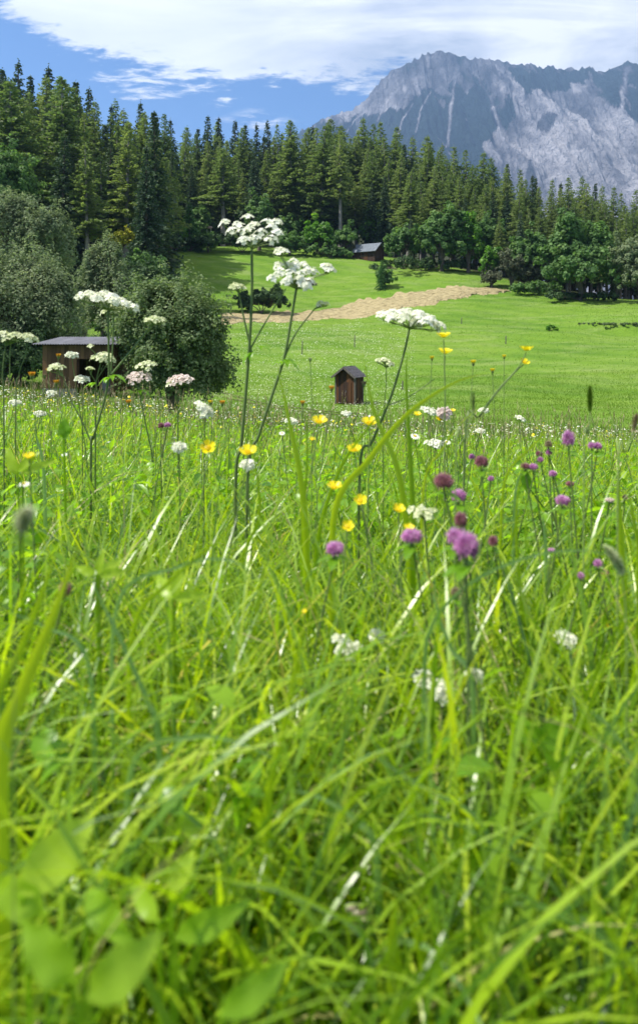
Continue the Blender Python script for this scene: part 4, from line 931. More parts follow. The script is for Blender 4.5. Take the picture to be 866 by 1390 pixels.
# smaller white umbels, each placed as in the photo
small = [
 ((583, 556), 14, 2.0, 'white', 'edge on flat white umbel over the meadow rim below the wide umbel', (.25, 0, 1)),
 ((603, 559), 11, 1.7, 'pinkwhite', 'small open pinkish umbel on a thin stem beside the low yellow buttercups', (0, -.8, 1)),
 ((656, 556), 7, 2.4, 'white', 'tiny flat white umbel floating against the right field', (0, .0, 1)),
 ((706, 567), 7, 2.4, 'white', 'tiny tilted white umbel, rightmost of those against the field', (.4, 0, 1)),
 ((651, 584), 6, 2.4, 'white', 'tiny flat white umbel just above the right meadow rim', (0, 0, 1)),
 ((278, 553), 17, 1.3, 'white', 'blurred tilted white flower cluster below the round bush', (.7, -.3, 1)),
 ((243, 606), 9, 1.1, 'white', 'small blurred white cluster left of the round yellow buttercup', (0, -.4, 1)),
 ((336, 629), 9, 1.1, 'white', 'small white cluster directly under the largest left buttercup', (0, -.4, 1)),
 ((470, 873), 22, .72, 'white', 'large blurred white cluster low in the grass at centre', (.2, -.6, 1)),
 ((512, 862), 8, .74, 'white', 'small blurred white head right of the large low cluster', (.0, -.6, 1)),
 ((600, 935), 17, .66, 'white', 'blurred white cluster low in the grass right of centre', (.2, -.8, 1)),
 ((575, 918), 10, .68, 'white', 'blurred small white head left above the right low cluster', (0, -.6, 1)),
 ((645, 915), 8, .68, 'white', 'single blurred white head right above the right low cluster', (0, -.6, 1)),
 ((770, 866), 13, .78, 'white', 'pale blurred cluster low in the right grass', (.2, -.6, 1)),
 ((485, 1246), 12, .52, 'pinkwhite', 'blurred white clover like head near the bottom of the meadow', (0, -.8, 1)),
 ((575, 692), 22, .85, 'greenwhite', 'wide pale blurred umbel behind the purple clovers', (.05, -.2, 1)),
 ((112, 513), 11, 1.8, 'white', 'edge on white flower at the foot of the shed opening', (.1, 0, 1)),
 ((98, 481), 8, 1.8, 'white', 'white ray flower on a forked stem in front of the shed planks', (0, 0, 1)),
 ((20, 545), 10, 2.4, 'white', 'flat white umbel low at the left edge', (0, -.1, 1)), ((55, 560), 10, 2.6, 'white', 'second flat white umbel from the left edge, near the meadow rim', (.1, -.1, 1)),
 ((70, 532), 8, 3.0, 'white', 'small flat white umbel below the shed corner', (.1, -.1, 1)), ((395, 570), 9, 2.2, 'white', 'pale umbel on the rim left of the tall leaf blades', (.1, -.1, 1)),
 ((590, 600), 16, 2.0, 'white', 'flat white umbel on the rim below the pinkish umbel', (.1, -.1, 1)), ((470, 560), 8, 2.8, 'white', 'little white umbel just below the hut base', (.1, -.1, 1)),
]
for (c, r, Y, mat, lab, nrm) in small:
    R = random.Random(int(c[0]*3)); bx = RF.uniform(-.05, .05)*Y
    base = gbase(c[0], c[1], Y, bx); t = thing('white_umbel_flower', base, lab, 'wildflower', 'small white umbels in the near meadow')
    nd = P(c[0], c[1]+r*.55, Y); g = Geo(); stem(g, [base, base.lerp(nd, .5)+Vector((bx*.2, 0, .02)), nd], .0017, .0010, .5, 5); g.build('stem', M['stem'], t, base, smooth=True)
    umbel(t, base, nd, P(c[0], c[1], Y), nrm, r*Y/F*.85, R, mat, 8 if Y > 1 else 7, .25, .0032 if Y < 1 else (.0042 if Y < 1.5 else .0055), max(.0030, r*Y/F*(.2 if Y > 1 else .16)), 7 if Y > 1 else 6, .8)

def buttercup(u, v, Y, label, d=22, tilt=(0, -.35, 1), stempts=None, group='buttercups in the near meadow', R=RF):
    s = d*Y/F/2; bx = R.uniform(-.06, .06); base = gbase(u, v, Y, bx) if not stempts else gbase(stempts[0][0], stempts[0][1], Y)
    t = thing('buttercup', base, label, 'wildflower', group); c = P(u, v+d*.15, Y); n_ = Vector(tilt).normalized(); a = n_.cross(Vector((.2, 1, 0))).normalized(); b = n_.cross(a)
    g = Geo(); pts = [base]+([P(q[0], q[1], Y) for q in stempts] if stempts else [base.lerp(c, .55)+Vector((bx*.3, 0, .0))])+[c-n_*s*.3]
    stem(g, pts, .0013, .0008, .75, 5); g.build('stem', M['stem'], t, base, smooth=True)
    g = Geo()
    for k in range(5):
        th = k*1.2566+u; V = []
        for i in range(5):
            tt = i/4
            for j in (-1, -.5, 0, .5, 1):
                an = th+j*.60*(.35+.65*math.sin(min(1, tt*1.1+.15)*2.2)); rr_ = s*tt*(1-.10*abs(j)**2*(tt > .6))
                V.append(tuple(c+(a*math.cos(an)+b*math.sin(an))*rr_+n_*(s*.55*tt**1.7+.02*s*k)))
        g.add(V, grid_faces(5, 5), .35+.5*R.random())
    g.build('petals', M['yellow'], t, base, smooth=True)
    g = Geo()
    for k in range(22):
        th = k*2.4; q = s*.28*math.sqrt(k/22); p = c+(a*math.cos(th)+b*math.sin(th))*q; g.tube([p, p+n_*s*.35+(p-c)*.35], [.0004, .0007], 4, .2)
    g.build('stamens', M['yellow'], t, base)
    return t
for a in [
 (283, 606, 1.0, 'round yellow buttercup facing the camera, left of the two tall stems', 21, (0, -1.2, 1)), (337, 612, .98, 'yellow buttercup between the feet of the two tall hogweed stems', 25, (0, -.5, 1)),
 (433, 571, 1.1, 'yellow buttercup left below the small hut', 22, (.1, -.4, 1)), (502, 573, 1.05, 'wide yellow buttercup right below the small hut', 25, (.05, -.3, 1)),
 (481, 609, 1.0, 'yellow buttercup beneath the tall leaf blades, halfway down to the clovers', 20, (-.1, -.5, 1)), (424, 596, 1.3, 'small dim yellow buttercup between taller ones at centre', 9, (0, -.5, 1)),
 (454, 660, .92, 'yellow buttercup topmost left of the pair above the purple clover at centre', 21, (0, -.3, 1)), (489, 678, .92, 'yellow buttercup right neighbour of the pair above the purple clover at centre', 18, (0, -.9, 1)),
 (472, 713, .85, 'small round yellow buttercup just above the lone purple clover', 17, (0, -1, 1)), (541, 690, .85, 'yellow buttercup next to the wide pale blurred umbel', 17, (.1, -.6, 1)), (555, 716, .8, 'yellow buttercup touching the top of a purple clover', 15, (0, -.3, 1)),
 (597, 568, 1.7, 'small yellow buttercup beside the pinkish umbel over the rim', 12, (0, -.6, 1)), (566, 562, 1.7, 'small orange yellow buttercup below the edge on white umbel', 11, (0, -.4, 1)), (614, 557, 1.9, 'small upright yellow bud right of the pinkish umbel', 8, (0, -.4, 1)),
 (40, 619, .8, 'blurred yellow buttercup at the left edge of the near grass', 16, (0, -.3, 1)), (826, 850, .8, 'tiny yellow buttercup low in the right grass', 8, (0, -.6, 1)), (413, 829, .75, 'tiny yellow bud on a stalk in the middle of the grass', 7, (0, -.8, 1))]:
    buttercup(*a)
buttercup(602, 455, 1.15, 'side on yellow buttercup topmost of the pair right of the wide umbel', 20, (0, -.1, 1), [(603, 620), (604, 540), (603, 500), (603, 480)])
buttercup(604, 477, 1.17, 'side on yellow buttercup lower of the pair right of the wide umbel', 20, (.05, -.15, 1), [(603, 625), (604, 540), (603, 505)])
buttercup(714, 473, 1.15, 'wide open side on buttercup topmost on the long slanting stem at right', 20, (.05, .0, 1), [(630, 600), (650, 565), (675, 530), (702, 500)])
buttercup(711, 491, 1.15, 'lower tilted buttercup on the long slanting stem at right', 14, (.3, -.6, 1), [(631, 602), (651, 566), (676, 531), (700, 504)])
def bud(u, v, Y, label, r, mat, stempts=None, elong=1.3, group='buds and seed heads over the near meadow', name='flower_bud'):
    s = r*Y/F; base = gbase(u, v, Y, RF.uniform(-.04, .04)); t = thing(name, base, label, 'wildflower', group); c = P(u, v, Y)
    g = Geo(); stem(g, [base]+([P(q[0], q[1], Y) for q in (stempts or [])] or [base.lerp(c, .5)+Vector((RF.uniform(-.03, .03), 0, 0))])+[c], .0009, .0006, .8, 5); g.build('stem', M['stem'], t, base, smooth=True)
    g = Geo()
    for k in range(26):
        th = k*2.4; q = s*math.sqrt((k+.5)/26); p = c+Vector((math.cos(th)*q, math.sin(th)*q, s*elong*.6)); g.tube([c+Vector((math.cos(th)*q*.45, math.sin(th)*q*.45, -s*elong*.2)), p], [s*.16, s*.1], 4, RF.random())
    g.build('head', M[mat], t, base)
    g = Geo(); g.tube([c-Vector((0, 0, s*elong)), c-Vector((0, 0, s*elong*.5)), c+Vector((0, 0, s*.1)), c+Vector((0, 0, s*.3))], [s*.2, s*.5, s*.6, s*.4], 9, .6); g.build('calyx', M['stem'], t, base, smooth=True)
for a in [(674-6, 503, 1.2, 'small pale yellow bud on a short stalk in the right field view', 3.5, 'yellow'), (642, 492, 1.2, 'green yellow bud on a faint blurred stalk right of the buttercup pair', 4, 'yellow'), (586, 486, 1.2, 'small yellow bud left of the lower side on buttercup', 3.2, 'yellow'),
          (684, 484, 1.3, 'tiny pale bud between the two side on buttercup groups', 3, 'yellow'),
          (422-1, 485+3, 1.25, 'little green bud right of the drooping hogweed stem', 3, 'greenwhite'),
          (450, 527, 1.3, 'orange brown seed head just left of the small hut', 4, 'orange'), (494, 521, 1.3, 'brown seed head just right of the small hut', 4, 'tan'), (411, 547, 1.4, 'orange seed head on a short stalk left of the hut', 3.6, 'orange'),
          (80, 483, 1.7, 'orange yellow hawkbit in front of the shed wall', 3.5, 'orange'), (66, 503, 1.7, 'orange hawkbit bud at the left corner of the shed', 3.3, 'orange'), (61, 510, 1.75, 'pale brown bud left of the hawkbit at the shed corner', 3, 'tan'),
          (44, 509, 1.6, 'open orange yellow hawkbit left of the shed', 5, 'orange'), (77, 519, 1.7, 'orange hawkbit low before the shed planks', 4, 'orange'), (302, 547, 1.6, 'orange yellow hawkbit right of the tilted white cluster', 4, 'orange'),
          (286, 546, 1.9, 'tiny yellow hawkbit above the tilted white cluster', 3.4, 'yellow'), (175, 546, 2.2, 'orange yellow hawkbit under the round bush', 4, 'orange')]: bud(*a)

def clover(u, v, Y, d, label, mat='purple', vert=1.0, leafs=1, R=RF, group='clovers in the near meadow'):
    s = d*Y/F/2; bx = R.uniform(-.07, .07); base = gbase(u, v, Y, bx); c = P(u, v, Y); t = thing('clover', base, label, 'wildflower', group)
    g = Geo(); mid = base.lerp(c, .55)+Vector((bx*.25, R.uniform(-.02, .02), 0)); stem(g, [base, mid, c-Vector((0, 0, s*.6*vert))], .0014, .0011, .4, 5); g.build('stem', M['stem'], t, base, smooth=True)
    g = Geo(); nf = 90
    for k in range(nf):
        zz = 1-1.75*(k+.5)/nf; th = k*2.39996; rr_ = math.sqrt(max(0, 1-zz*zz))
        dr = Vector((math.cos(th)*rr_, math.sin(th)*rr_, zz*vert)); dr2 = (dr+Vector((0, 0, .45))).normalized()
        ln = s*R.uniform(.85, 1.12); p0 = c+dr*s*.30; p1 = c+dr*s*.62+dr2*ln*.1; p2 = c+dr*ln
        g.tube([p0, p1, p2], [s*.05, s*.115, s*.035], 4, tint=min(1, max(0, .45+.3*zz+R.gauss(0, .15))))
    g.build('flower_head', M[mat], t, base)
    if leafs:
        g = Geo(); q = c-Vector((0, 0, s*1.25*vert))
        for k in range(3):
            an = k*2.09+R.random()*1.5; leafblade(g, q, (math.cos(an), math.sin(an), -.1+.2*R.random()), (0, 0, 1), min(.022, s*2.1), min(.012, s*1.1), .5, .4, 6, .3)
        g.build('leaf', M['leaf'], t, base, smooth=True)
for a in [
 (633, 741, .56, 38, 'largest purple clover head, right of centre in the near grass', 'purple', 1.15), (618, 729, .57, 26, 'pale purple clover touching the left side of the largest one', 'purple'), (455, 745, .74, 27, 'lone bright purple clover under the small round buttercup', 'purple', .8),
 (559, 728, .72, 30, 'wide purple clover beneath a yellow buttercup', 'purple', .75), (602, 654, .78, 28, 'big faded maroon clover above the other clovers', 'maroon', .95), (622, 673, .85, 22, 'pinkish purple clover just below the maroon one', 'purple', .9),
 (625, 706, .7, 20, 'dark magenta clover sitting above the largest purple one', 'maroon', 1.2), (653, 627, .95, 20, 'round maroon purple clover on the meadow rim right of centre', 'maroon'), (666, 650, 1.1, 9, 'tiny purple clover below the round maroon one', 'purple'), (640, 620, 1.3, 9, 'tiny pink clover left of the round maroon one', 'purple'),
 (771, 596, .95, 18, 'tall pink purple clover standing highest at the right', 'purple', 1.5), (803, 605, 1.1, 11, 'pale left clover of a close pair near the right edge', 'purple'), (811, 606, 1.1, 12, 'darker right clover of a close pair near the right edge', 'purple'),
 (744, 603, 1.15, 11, 'brownish green clover left of the tall pink one', 'tan'), (745, 614, 1.15, 10, 'small pink clover under the brownish green one', 'purple'), (733, 624, 1.1, 9, 'small dark purple clover right of the low clover pair', 'purple'), (731, 616, 1.2, 9, 'faded brown clover over the small dark purple one', 'maroon'),
 (712, 633, 1.0, 13, 'dark purple left clover of the low pair by the round leaf', 'maroon', .8), (723, 634, 1.0, 13, 'pink right clover of the low pair by the round leaf', 'purple', .8), (750, 643, 1.05, 12, 'pinkish clover right of the round dark leaf', 'purple', .8),
 (773, 657, 1.05, 12, 'dark maroon clover in the middle right grass', 'maroon', .7), (763, 680, .88, 20, 'round pale purple clover in the right grass', 'purple', .85), (811, 765, .8, 13, 'small white and purple clover at lower right', 'purple'),
 (788, 782, .8, 11, 'pale pink clover lower left of the white and purple one', 'purple'), (821, 778, .85, 10, 'brownish pink clover right of the pale pink one', 'maroon'), (669, 735, .8, 14, 'small brown pink clover bud right of the largest clover', 'maroon', 1.3),
 (748, 747, .8, 10, 'magenta clover touching the long arching blade on the right', 'purple', .6), (89, 800, .62, 19, 'dark maroon clover alone in the left grass', 'maroon', 1.3), (228, 577, 1.5, 10, 'small magenta clover on the rim below the round bush', 'purple', .8),
 (219, 578, 1.5, 9, 'brown seed clover beside the small magenta one', 'maroon', 1.1), (827, 679, 1.0, 13, 'white pink clover near the right edge', 'pinkwhite', .5), (847, 675, 1.1, 8, 'dark seed clover near the right edge', 'maroon'), (618, 804, .7, 15, 'pale brown clover bud under the largest clover', 'tan'),
 (657, 1042, .58, 12, 'blurred pinkish clover bud in the lower right grass', 'maroon')]:
    clover(*a)
# white flowers facing the camera (left grass)
def daisy(u, v, Y, d, label, tilt):
    s = d*Y/F/2; base = gbase(u, v, Y, RF.uniform(-.05, .05)); c = P(u, v, Y); t = thing('daisy', base, label, 'wildflower', 'daisies in the near meadow'); n_ = Vector(tilt).normalized(); a = n_.cross(Vector((.2, 1, .1))).normalized(); b = n_.cross(a)
    g = Geo(); stem(g, [base, base.lerp(c, .5)+Vector((.01, 0, 0)), c], .0012, .0009, .5, 5); g.build('stem', M['stem'], t, base, smooth=True)
    g = Geo()
    for k in range(14):
        an = k*.4488; leafblade(g, c+(a*math.cos(an)+b*math.sin(an))*s*.2, (a*math.cos(an)+b*math.sin(an)), n_, s*.85, s*.3, .2, .9, 4, .1)
    g.build('petals', M['white'], t, base)
    g = Geo(); 
    for k in range(20): th = k*2.4; q = s*.25*math.sqrt(k/20); p = c+(a*math.cos(th)+b*math.sin(th))*q; g.tube([p, p+n_*s*.16], [s*.05, s*.05], 5, .2)
    g.build('disc', M['yellow'], t, base)
daisy(33, 657, .85, 19, 'white flower facing up in the left grass', (0, -.2, 1)); daisy(606, 600, 1.8, 12, 'white daisy on the rim right of the slanting stem', (0, -.5, 1)); daisy(563, 592, 1.7, 15, 'white daisy with dark centre on the rim left of the pinkish umbel', (.1, -.5, 1))
daisy(88, 617, 1.4, 9, 'tiny white daisy in the grass under the forked stem', (0, -.5, 1)); daisy(383, 588, 1.6, 9, 'small white daisy left of the tall leaf blades on the rim', (0, -.6, 1))

# grass seed heads
def seedhead(u, v, Y, L, r, label, mat='stem', lean=(0, 0, 1), stempts=None, spread=1.0, name='grass_seed_head'):
    base = gbase(stempts[0][0] if stempts else u, 0, Y); t = thing(name, base, label, 'grass', 'grass seed heads'); c = P(u, v, Y); d = Vector(lean).normalized(); L = L*Y/F; r = r*Y/F
    g = Geo(); stem(g, [base]+[P(q[0], q[1], Y) for q in (stempts or [])]+[c-d*L*.5], .0012*min(1, Y), .0008*min(1, Y), 1, 5); g.build('stem', M['stem'], t, base, smooth=True)
    g = Geo(); R = random.Random(int(u)); n = 150
    for k in range(n):
        f = k/n; th = k*2.4; rr_ = r*(math.sin(math.pi*min(1, f*.9+.1)))**.5
        p = c+d*(f-.5)*L; o = Vector((math.cos(th), math.sin(th), .7*spread)).normalized()*rr_
        g.tube([p, p+o], [r*.22, r*.06], 3, R.random(), cap=False)
    g.tube([c-d*L*.5, c+d*L*.48], [r*.4, r*.2], 6, .4)
    g.build('head', M[mat], t, base)
seedhead(800, 541, .8, 36, 5.5, 'upright green timothy grass head against the right field', 'field', stempts=[(792, 640), (798, 590)])
seedhead(862, 573, .75, 24, 5, 'pale seed head on a slanting stalk at the right edge', 'tan', (.2, 0, 1), stempts=[(838, 660), (848, 615)], spread=1.4)
seedhead(642, 545, .75, 26, 3, 'faint green grass spike below the green yellow bud', 'stem', stempts=[(618, 640), (630, 600)])
seedhead(34, 706, .32, 36, 15, 'very blurred pale grass head close to the lens at left', 'greenwhite', (.2, 0, 1), stempts=[(20, 900)], spread=.6)
seedhead(832, 760, .6, 45, 11, 'blurred pale flowering grass head in the right grass', 'greenwhite', (-.6, 0, 1), stempts=[(850, 900)], spread=1)

# hand placed large foreground blades
def big_blade(g, pts, Y, w, tint=.6, dYs=None, rooted=False):
    k = len(pts); W_ = [P(p[0], p[1], Y+(dYs[i] if dYs else 0)) for i, p in enumerate(pts)]
    if not rooted: b0 = W_[0]; dd0 = (W_[1]-b0); rt = Vector((b0.x-dd0.x*.35, b0.y+.02, gz(b0.x, b0.y))); q1 = b0.lerp(rt, .35); W_ = [rt, b0.lerp(rt, .68), q1]+W_
    sp = spline(W_, 8); n = len(sp); V = []
    for i, p in enumerate(sp):
        t = i/(n-1); d = (sp[min(n-1, i+1)]-sp[max(0, i-1)]).normalized(); s_ = d.cross(Vector((.25, -1, .1))).normalized()
        ww = w*Y/F*.5*max(.03, min(1, t*5+.5)*(1-t**2.6)); nn = s_.cross(d)
        for q in (-1, 0, 1): V.append(tuple(p+s_*ww*q+nn*(abs(q)*ww*.3)))
    g.add(V, grid_faces(n, 3), tint)
g = Geo(); g2 = Geo()
for pts, Y, w, tn in [([(555, 760), (540, 640), (508, 560), (492, 478)], .95, 12, .7), ([(560, 700), (555, 600), (551, 520), (553, 470)], .95, 9, .45), ([(455, 690), (500, 625), (540, 575), (575, 545), (620, 518), (665, 505)], .9, 10, .85),
      ([(415, 740), (408, 650), (390, 560), (375, 490)], .95, 12, .75), ([(410, 720), (417, 620), (413, 520)], 1.0, 6, .5), ([(430, 740), (460, 640), (500, 580), (535, 540)], 1.0, 7, .55),
      ([(640, 760), (600, 680), (560, 600), (545, 560)], 1.0, 6, .55), ([(575, 660), (600, 610), (625, 575), (655, 550)], 1.0, 4, .9), ([(680, 700), (690, 640), (735, 590), (712, 565)], 1.0, 5, .8),
      ([(0, 1040), (30, 940), (75, 830), (110, 730)], .42, 30, .85), ([(-10, 980), (30, 880), (60, 800), (78, 740)], .45, 16, .7), ([(362, 1100), (385, 990), (402, 900), (415, 835)], .5, 14, .75), ([(535, 1340), (532, 1270), (540, 1210)], .42, 34, .75),
      ([(180, 860), (230, 790), (300, 730), (320, 700)], .6, 8, .7), ([(716, 900), (705, 800), (700, 700), (712, 610)], .8, 9, .6), ([(846, 830), (842, 740), (838, 660), (842, 640)], .8, 14, .7), ([(866, 760), (858, 700), (850, 650)], .8, 10, .6),
      ([(330, 760), (352, 700), (345, 620), (330, 560)], 1.0, 6, .6), ([(770, 1050), (800, 960), (830, 880), (860, 830)], .55, 9, .55), ([(560, 840), (620, 770), (660, 700)], .7, 6, .6)]:
    big_blade(g, pts, Y, w, tn)
for pts, Y, w, tn in [([(640, 930), (612, 880), (592, 820), (587, 740)], .6, 9, .9), ([(215, 1000), (200, 950), (165, 870), (140, 820), (118, 775)], .55, 9, .7), ([(575, 930), (585, 850), (640, 790), (720, 755), (790, 747), (850, 760)], .62, 6, .8),
      ([(330, 1250), (290, 1140), (210, 1080), (140, 1070)], .5, 11, .5), ([(180, 1040), (260, 1000), (330, 1010), (390, 1040)], .5, 9, .9), ([(510, 1160), (480, 1110), (430, 1080), (390, 1072)], .5, 12, .9),
      ([(820, 1280), (760, 1240), (700, 1225), (640, 1240)], .45, 15, .9), ([(760, 1220), (690, 1160), (600, 1110), (520, 1110)], .5, 9, .7), ([(866, 1060), (850, 1020), (820, 980), (800, 965)], .55, 10, .9), ([(500, 1290), (430, 1230), (330, 1200), (250, 1215)], .45, 9, .8),
      ([(120, 900), (60, 850), (10, 830)], .55, 8, .6), ([(60, 640), (52, 600), (48, 585)], 1.2, 6, .9), ([(700, 660), (725, 630), (740, 600)], 1.1, 5, .9), ([(740, 760), (738, 720), (735, 690)], .9, 8, 1), ([(660, 1130), (560, 1060), (480, 1010)], .5, 9, .6), ([(160, 820), (240, 770), (310, 760), (370, 800)], .6, 6, .8)]:
    big_blade(g2, pts, Y, w, tn)
tag(g.build('tall_grass_blades', M['grass'], smooth=True), 'long bright green grass blades rising over the near meadow', 'grass', kind='stuff')
tag(g2.build('glossy_grass_blades', M['bluegrass'], smooth=True), 'long shiny pale blue green blades arching in the near meadow', 'grass', kind='stuff')
# broad leaved plants
def leafplant(label, Y, leaves, root):
    base = gbase(root[0], root[1], Y); t = thing('broad_leaf_plant', base, label, 'plant', 'broad leaved plants')
    for (u, v, tu, tv, wpx, cu, tn, dy) in leaves:
        a_ = P(u, v, Y); e = P(tu, tv, Y+dy); d = e-a_; g = Geo(); leafblade(g, a_, d, (0, -1, .35), d.length, wpx*Y/F*.8, cu*1.6, min(1, tn+.25), 9, .22, wav=.09)
        g.tube([base, base.lerp(a_, .6)+Vector((0, .01, .01)), a_], [.0018, .0014, .0010], 5, .9); g.build('leaf', M['leaf'], t, base, smooth=True)
leafplant('plant with one huge blurred bright green leaf close to the lens at lower left', .36, [(30, 1215, 140, 1092, 78, .3, .85, .04), (120, 1210, 170, 1290, 50, .3, .5, -.02), (60, 1235, -30, 1200, 60, .3, .6, .0)], (60, 1300))
leafplant('low broad leaved plant with an upright pale leaf near the bottom left', .38, [(232, 1215, 268, 1142, 34, .2, .8, .03), (215, 1250, 160, 1180, 36, .4, .6, .02), (240, 1270, 330, 1245, 46, .5, .5, -.01)], (225, 1300))
leafplant('cluster of broad blurred leaves along the very bottom left', .27, [(100, 1330, 20, 1260, 70, .3, .5, 0), (120, 1350, 215, 1290, 74, .6, .6, .0), (300, 1375, 395, 1325, 52, .5, .45, 0)], (180, 1390))
leafplant('lobed yellow green leaf cluster in the left grass beside the maroon clover', .66, [(135, 780, 170, 752, 18, .3, .95, .02), (135, 782, 172, 773, 16, .3, .9, 0), (132, 778, 140, 745, 14, .3, .95, .0), (130, 780, 100, 768, 16, .3, .9, 0)], (135, 800))
leafplant('lobed bright leaf cluster in the middle left grass', .62, [(235, 812, 205, 775, 22, .3, .95, .02), (236, 812, 282, 805, 20, .3, .9, 0), (236, 812, 245, 770, 18, .3, .9, 0)], (236, 840))
leafplant('plant with rounded dark leaves below the clovers on the right', .6, [(730, 1010, 775, 985, 42, .3, .15, 0), (735, 1015, 700, 975, 36, .3, .35, 0), (735, 1020, 780, 1030, 40, .3, .4, 0)], (735, 1050))
leafplant('pale rounded leaf pair in the lower right grass', .52, [(630, 1190, 600, 1165, 36, .3, .6, 0), (635, 1190, 665, 1155, 34, .3, .5, 0), (645, 1200, 690, 1195, 30, .3, .5, 0)], (635, 1240))
leafplant('single round dark leaf standing beside the low clover pair at right', 1.0, [(714, 664, 713, 636, 18, .1, .05, 0)], (716, 690))
leafplant('yellowing lobed leaves at the left edge of the grass', .8, [(25, 640, 50, 612, 16, .3, .98, 0), (30, 642, 75, 622, 14, .3, 1, 0), (25, 645, 5, 605, 18, .3, .95, 0)], (28, 670))
leafplant('dark green toothed leaf rising on the rim below the shed', 1.15, [(88, 596, 88, 566, 20, .1, .2, 0), (86, 596, 100, 578, 10, .1, .4, 0)], (90, 640))

# ------------------------------------------------------------------ haze
mh, nt, out = newmat('haze_air')
pv = nt.nodes.new('ShaderNodeVolumePrincipled'); pv.inputs['Color'].default_value = (.38, .60, 1, 1); pv.inputs['Density'].default_value = 1.15e-4; pv.inputs['Anisotropy'].default_value = .25
nt.links.new(pv.outputs[0], out.inputs['Volume'])
hz = Geo().box((0, 3000, 780), (13000, 9000, 2000)).build('haze', mh); hz['kind'] = 'stuff'

# ------------------------------------------------------------------ sky, sun, camera
SUN_AZ, SUN_EL = RAD(-98), RAD(57)   # azimuth from +Y towards +X
world = bpy.data.worlds.new('World'); SC.world = world; world.use_nodes = True; nt = world.node_tree
for n in list(nt.nodes): nt.nodes.remove(n)
out = nt.nodes.new('ShaderNodeOutputWorld'); bg = nt.nodes.new('ShaderNodeBackground'); bg.inputs[1].default_value = .085
sk = nt.nodes.new('ShaderNodeTexSky'); sk.sky_type = 'NISHITA'; sk.sun_disc = False; sk.sun_elevation = SUN_EL; sk.sun_rotation = SUN_AZ; sk.altitude = 900; sk.ozone_density = 2.2; sk.air_density = 1.0; sk.dust_density = .4
tc = nt.nodes.new('ShaderNodeTexCoord'); sp_ = nt.nodes.new('ShaderNodeSeparateXYZ'); nt.links.new(tc.outputs['Generated'], sp_.inputs[0])
az = math_(nt, 'ARCTAN2', sp_.outputs[0], sp_.outputs[1]); el = math_(nt, 'ARCSINE', sp_.outputs[2])
# cloud sheet: a flat layer seen in perspective
zz = math_(nt, 'MAXIMUM', sp_.outputs[2], .03)
cmb = nt.nodes.new('ShaderNodeCombineXYZ'); nt.links.new(math_(nt, 'DIVIDE', sp_.outputs[0], zz), cmb.inputs[0]); nt.links.new(math_(nt, 'DIVIDE', sp_.outputs[1], zz), cmb.inputs[1])
n1_ = noise(nt, cmb.outputs[0], 2.6, 8, .62, (.8, 1, 1), .4); n2_ = noise(nt, cmb.outputs[0], 1.5, 6, .6, (.5, 1.1, 1), .8); n3_ = noise(nt, cmb.outputs[0], 9, 8, .65, (.7, 1, 1), .3)
fc = nt.nodes.new('ShaderNodeFloatCurve'); cv = fc.mapping.curves[0]
# curve input (az+.8)/1.6 ; value = edge elevation in rad
pts_ = [(0, .62), ((-.50+.8)/1.6, .46), ((-.42+.8)/1.6, .395), ((-.36+.8)/1.6, .365), ((-.28+.8)/1.6, .325), ((-.20+.8)/1.6, .312), ((-.13+.8)/1.6, .308), ((-.05+.8)/1.6, .325), ((.03+.8)/1.6, .33), ((.12+.8)/1.6, .325), ((.25+.8)/1.6, .26), (1, .16)]
cv.points[0].location = pts_[0]; cv.points[1].location = pts_[-1]
for q in pts_[1:-1]: cv.points.new(*q)
fc.mapping.update(); nt.links.new(math_(nt, 'MULTIPLY_ADD', az, .625, .5, True), fc.inputs['Value'])
e_ = math_(nt, 'SUBTRACT', el, fc.outputs[0])
e_ = math_(nt, 'ADD', e_, math_(nt, 'MULTIPLY', math_(nt, 'SUBTRACT', n1_, .5), .15)); e_ = math_(nt, 'ADD', e_, math_(nt, 'MULTIPLY', math_(nt, 'SUBTRACT', n3_, .5), .10))
mask = nt.nodes.new('ShaderNodeMapRange'); mask.interpolation_type = 'SMOOTHSTEP'; nt.links.new(e_, mask.inputs[0]); mask.inputs[1].default_value = -.006; mask.inputs[2].default_value = .020
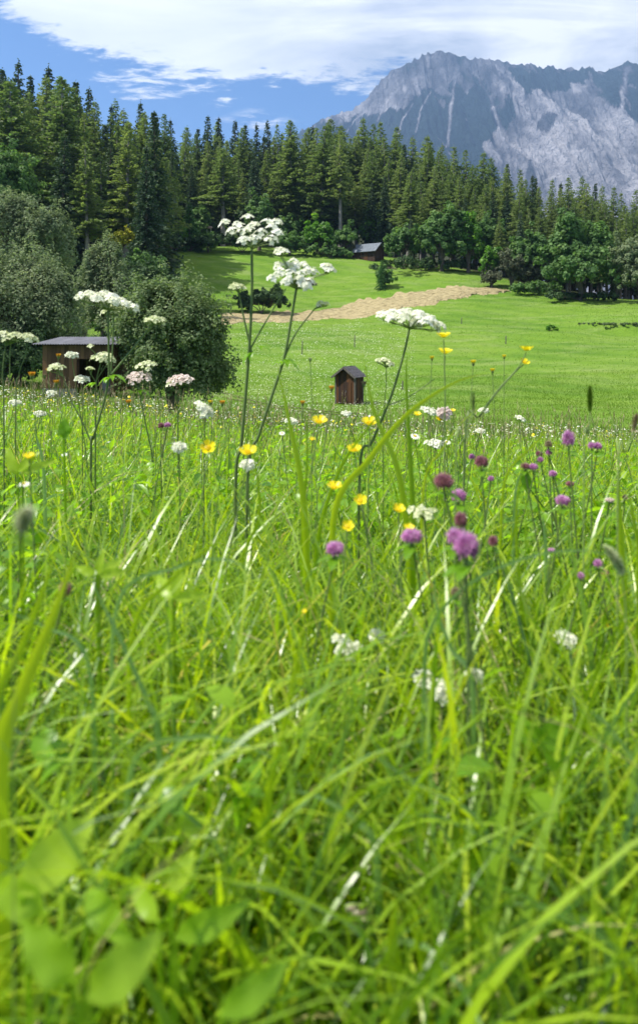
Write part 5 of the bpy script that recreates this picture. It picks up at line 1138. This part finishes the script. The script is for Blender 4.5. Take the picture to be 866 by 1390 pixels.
# small wisps just over the treetops
w1 = nt.nodes.new('ShaderNodeMapRange'); w1.interpolation_type = 'SMOOTHSTEP'; nt.links.new(math_(nt, 'ADD', math_(nt, 'MULTIPLY', math_(nt, 'ABSOLUTE', math_(nt, 'SUBTRACT', el, .275)), 4), math_(nt, 'MULTIPLY', math_(nt, 'ABSOLUTE', math_(nt, 'ADD', az, .085)), 1.3)), w1.inputs[0])
w1.inputs[1].default_value = .0; w1.inputs[2].default_value = .09; w1.inputs[3].default_value = .9; w1.inputs[4].default_value = 0
mk = math_(nt, 'MAXIMUM', mask.outputs[0], math_(nt, 'MULTIPLY', w1.outputs[0], ramp(nt, n3_, [(.45, (0, 0, 0)), (.6, (1, 1, 1))])))
gray = nt.nodes.new('ShaderNodeMapRange'); nt.links.new(math_(nt, 'ADD', math_(nt, 'MULTIPLY', n2_, .9), math_(nt, 'MULTIPLY', n1_, .35)), gray.inputs[0]); gray.inputs[1].default_value = .52; gray.inputs[2].default_value = .76
azm = nt.nodes.new('ShaderNodeMapRange'); nt.links.new(az, azm.inputs[0]); azm.inputs[1].default_value = -.14; azm.inputs[2].default_value = .12
gf = math_(nt, 'MULTIPLY', gray.outputs[0], math_(nt, 'MULTIPLY_ADD', azm.outputs[0], .72, .28))
CL = 7.6
cc = mixc(nt, gf, (CL*.98, CL*.98, CL*.99), (CL*.33, CL*.39, CL*.50))
skc = mixc(nt, 1.0, sk.outputs[0], (.30, .58, .84), 'MULTIPLY')
nt.links.new(mixc(nt, math_(nt, 'MULTIPLY', mk, .96), skc, cc), bg.inputs[0]); nt.links.new(bg.outputs[0], out.inputs[0])

sd = bpy.data.lights.new('sun', 'SUN'); sd.energy = 4.6; sd.angle = RAD(.53); sd.color = (1, .95, .87)
so = bpy.data.objects.new('sun', sd); COL.objects.link(so)
dv = Vector((math.sin(SUN_AZ)*math.cos(SUN_EL), math.cos(SUN_AZ)*math.cos(SUN_EL), math.sin(SUN_EL)))
so.rotation_euler = dv.to_track_quat('Z', 'Y').to_euler(); so.location = dv*50

cd = bpy.data.cameras.new('camera'); cam = bpy.data.objects.new('camera', cd); COL.objects.link(cam); SC.camera = cam
cam.location = (0, 0, 0); cam.rotation_euler = (RAD(90), 0, 0)
cd.sensor_fit = 'VERTICAL'; cd.sensor_height = 38.5; cd.lens = 38.5*F/1390; cd.shift_y = -(695-V0)/1390
cd.clip_start = .02; cd.clip_end = 20000
cd.dof.use_dof = True; cd.dof.focus_distance = 3.8; cd.dof.aperture_fstop = 6.8
SC.view_settings.view_transform = 'Standard'; SC.view_settings.look = 'None'; SC.view_settings.gamma = 1; SC.view_settings.exposure = 1.06
SC.render.engine = 'CYCLES'
SC.render.resolution_x = 637; SC.render.resolution_y = 1024
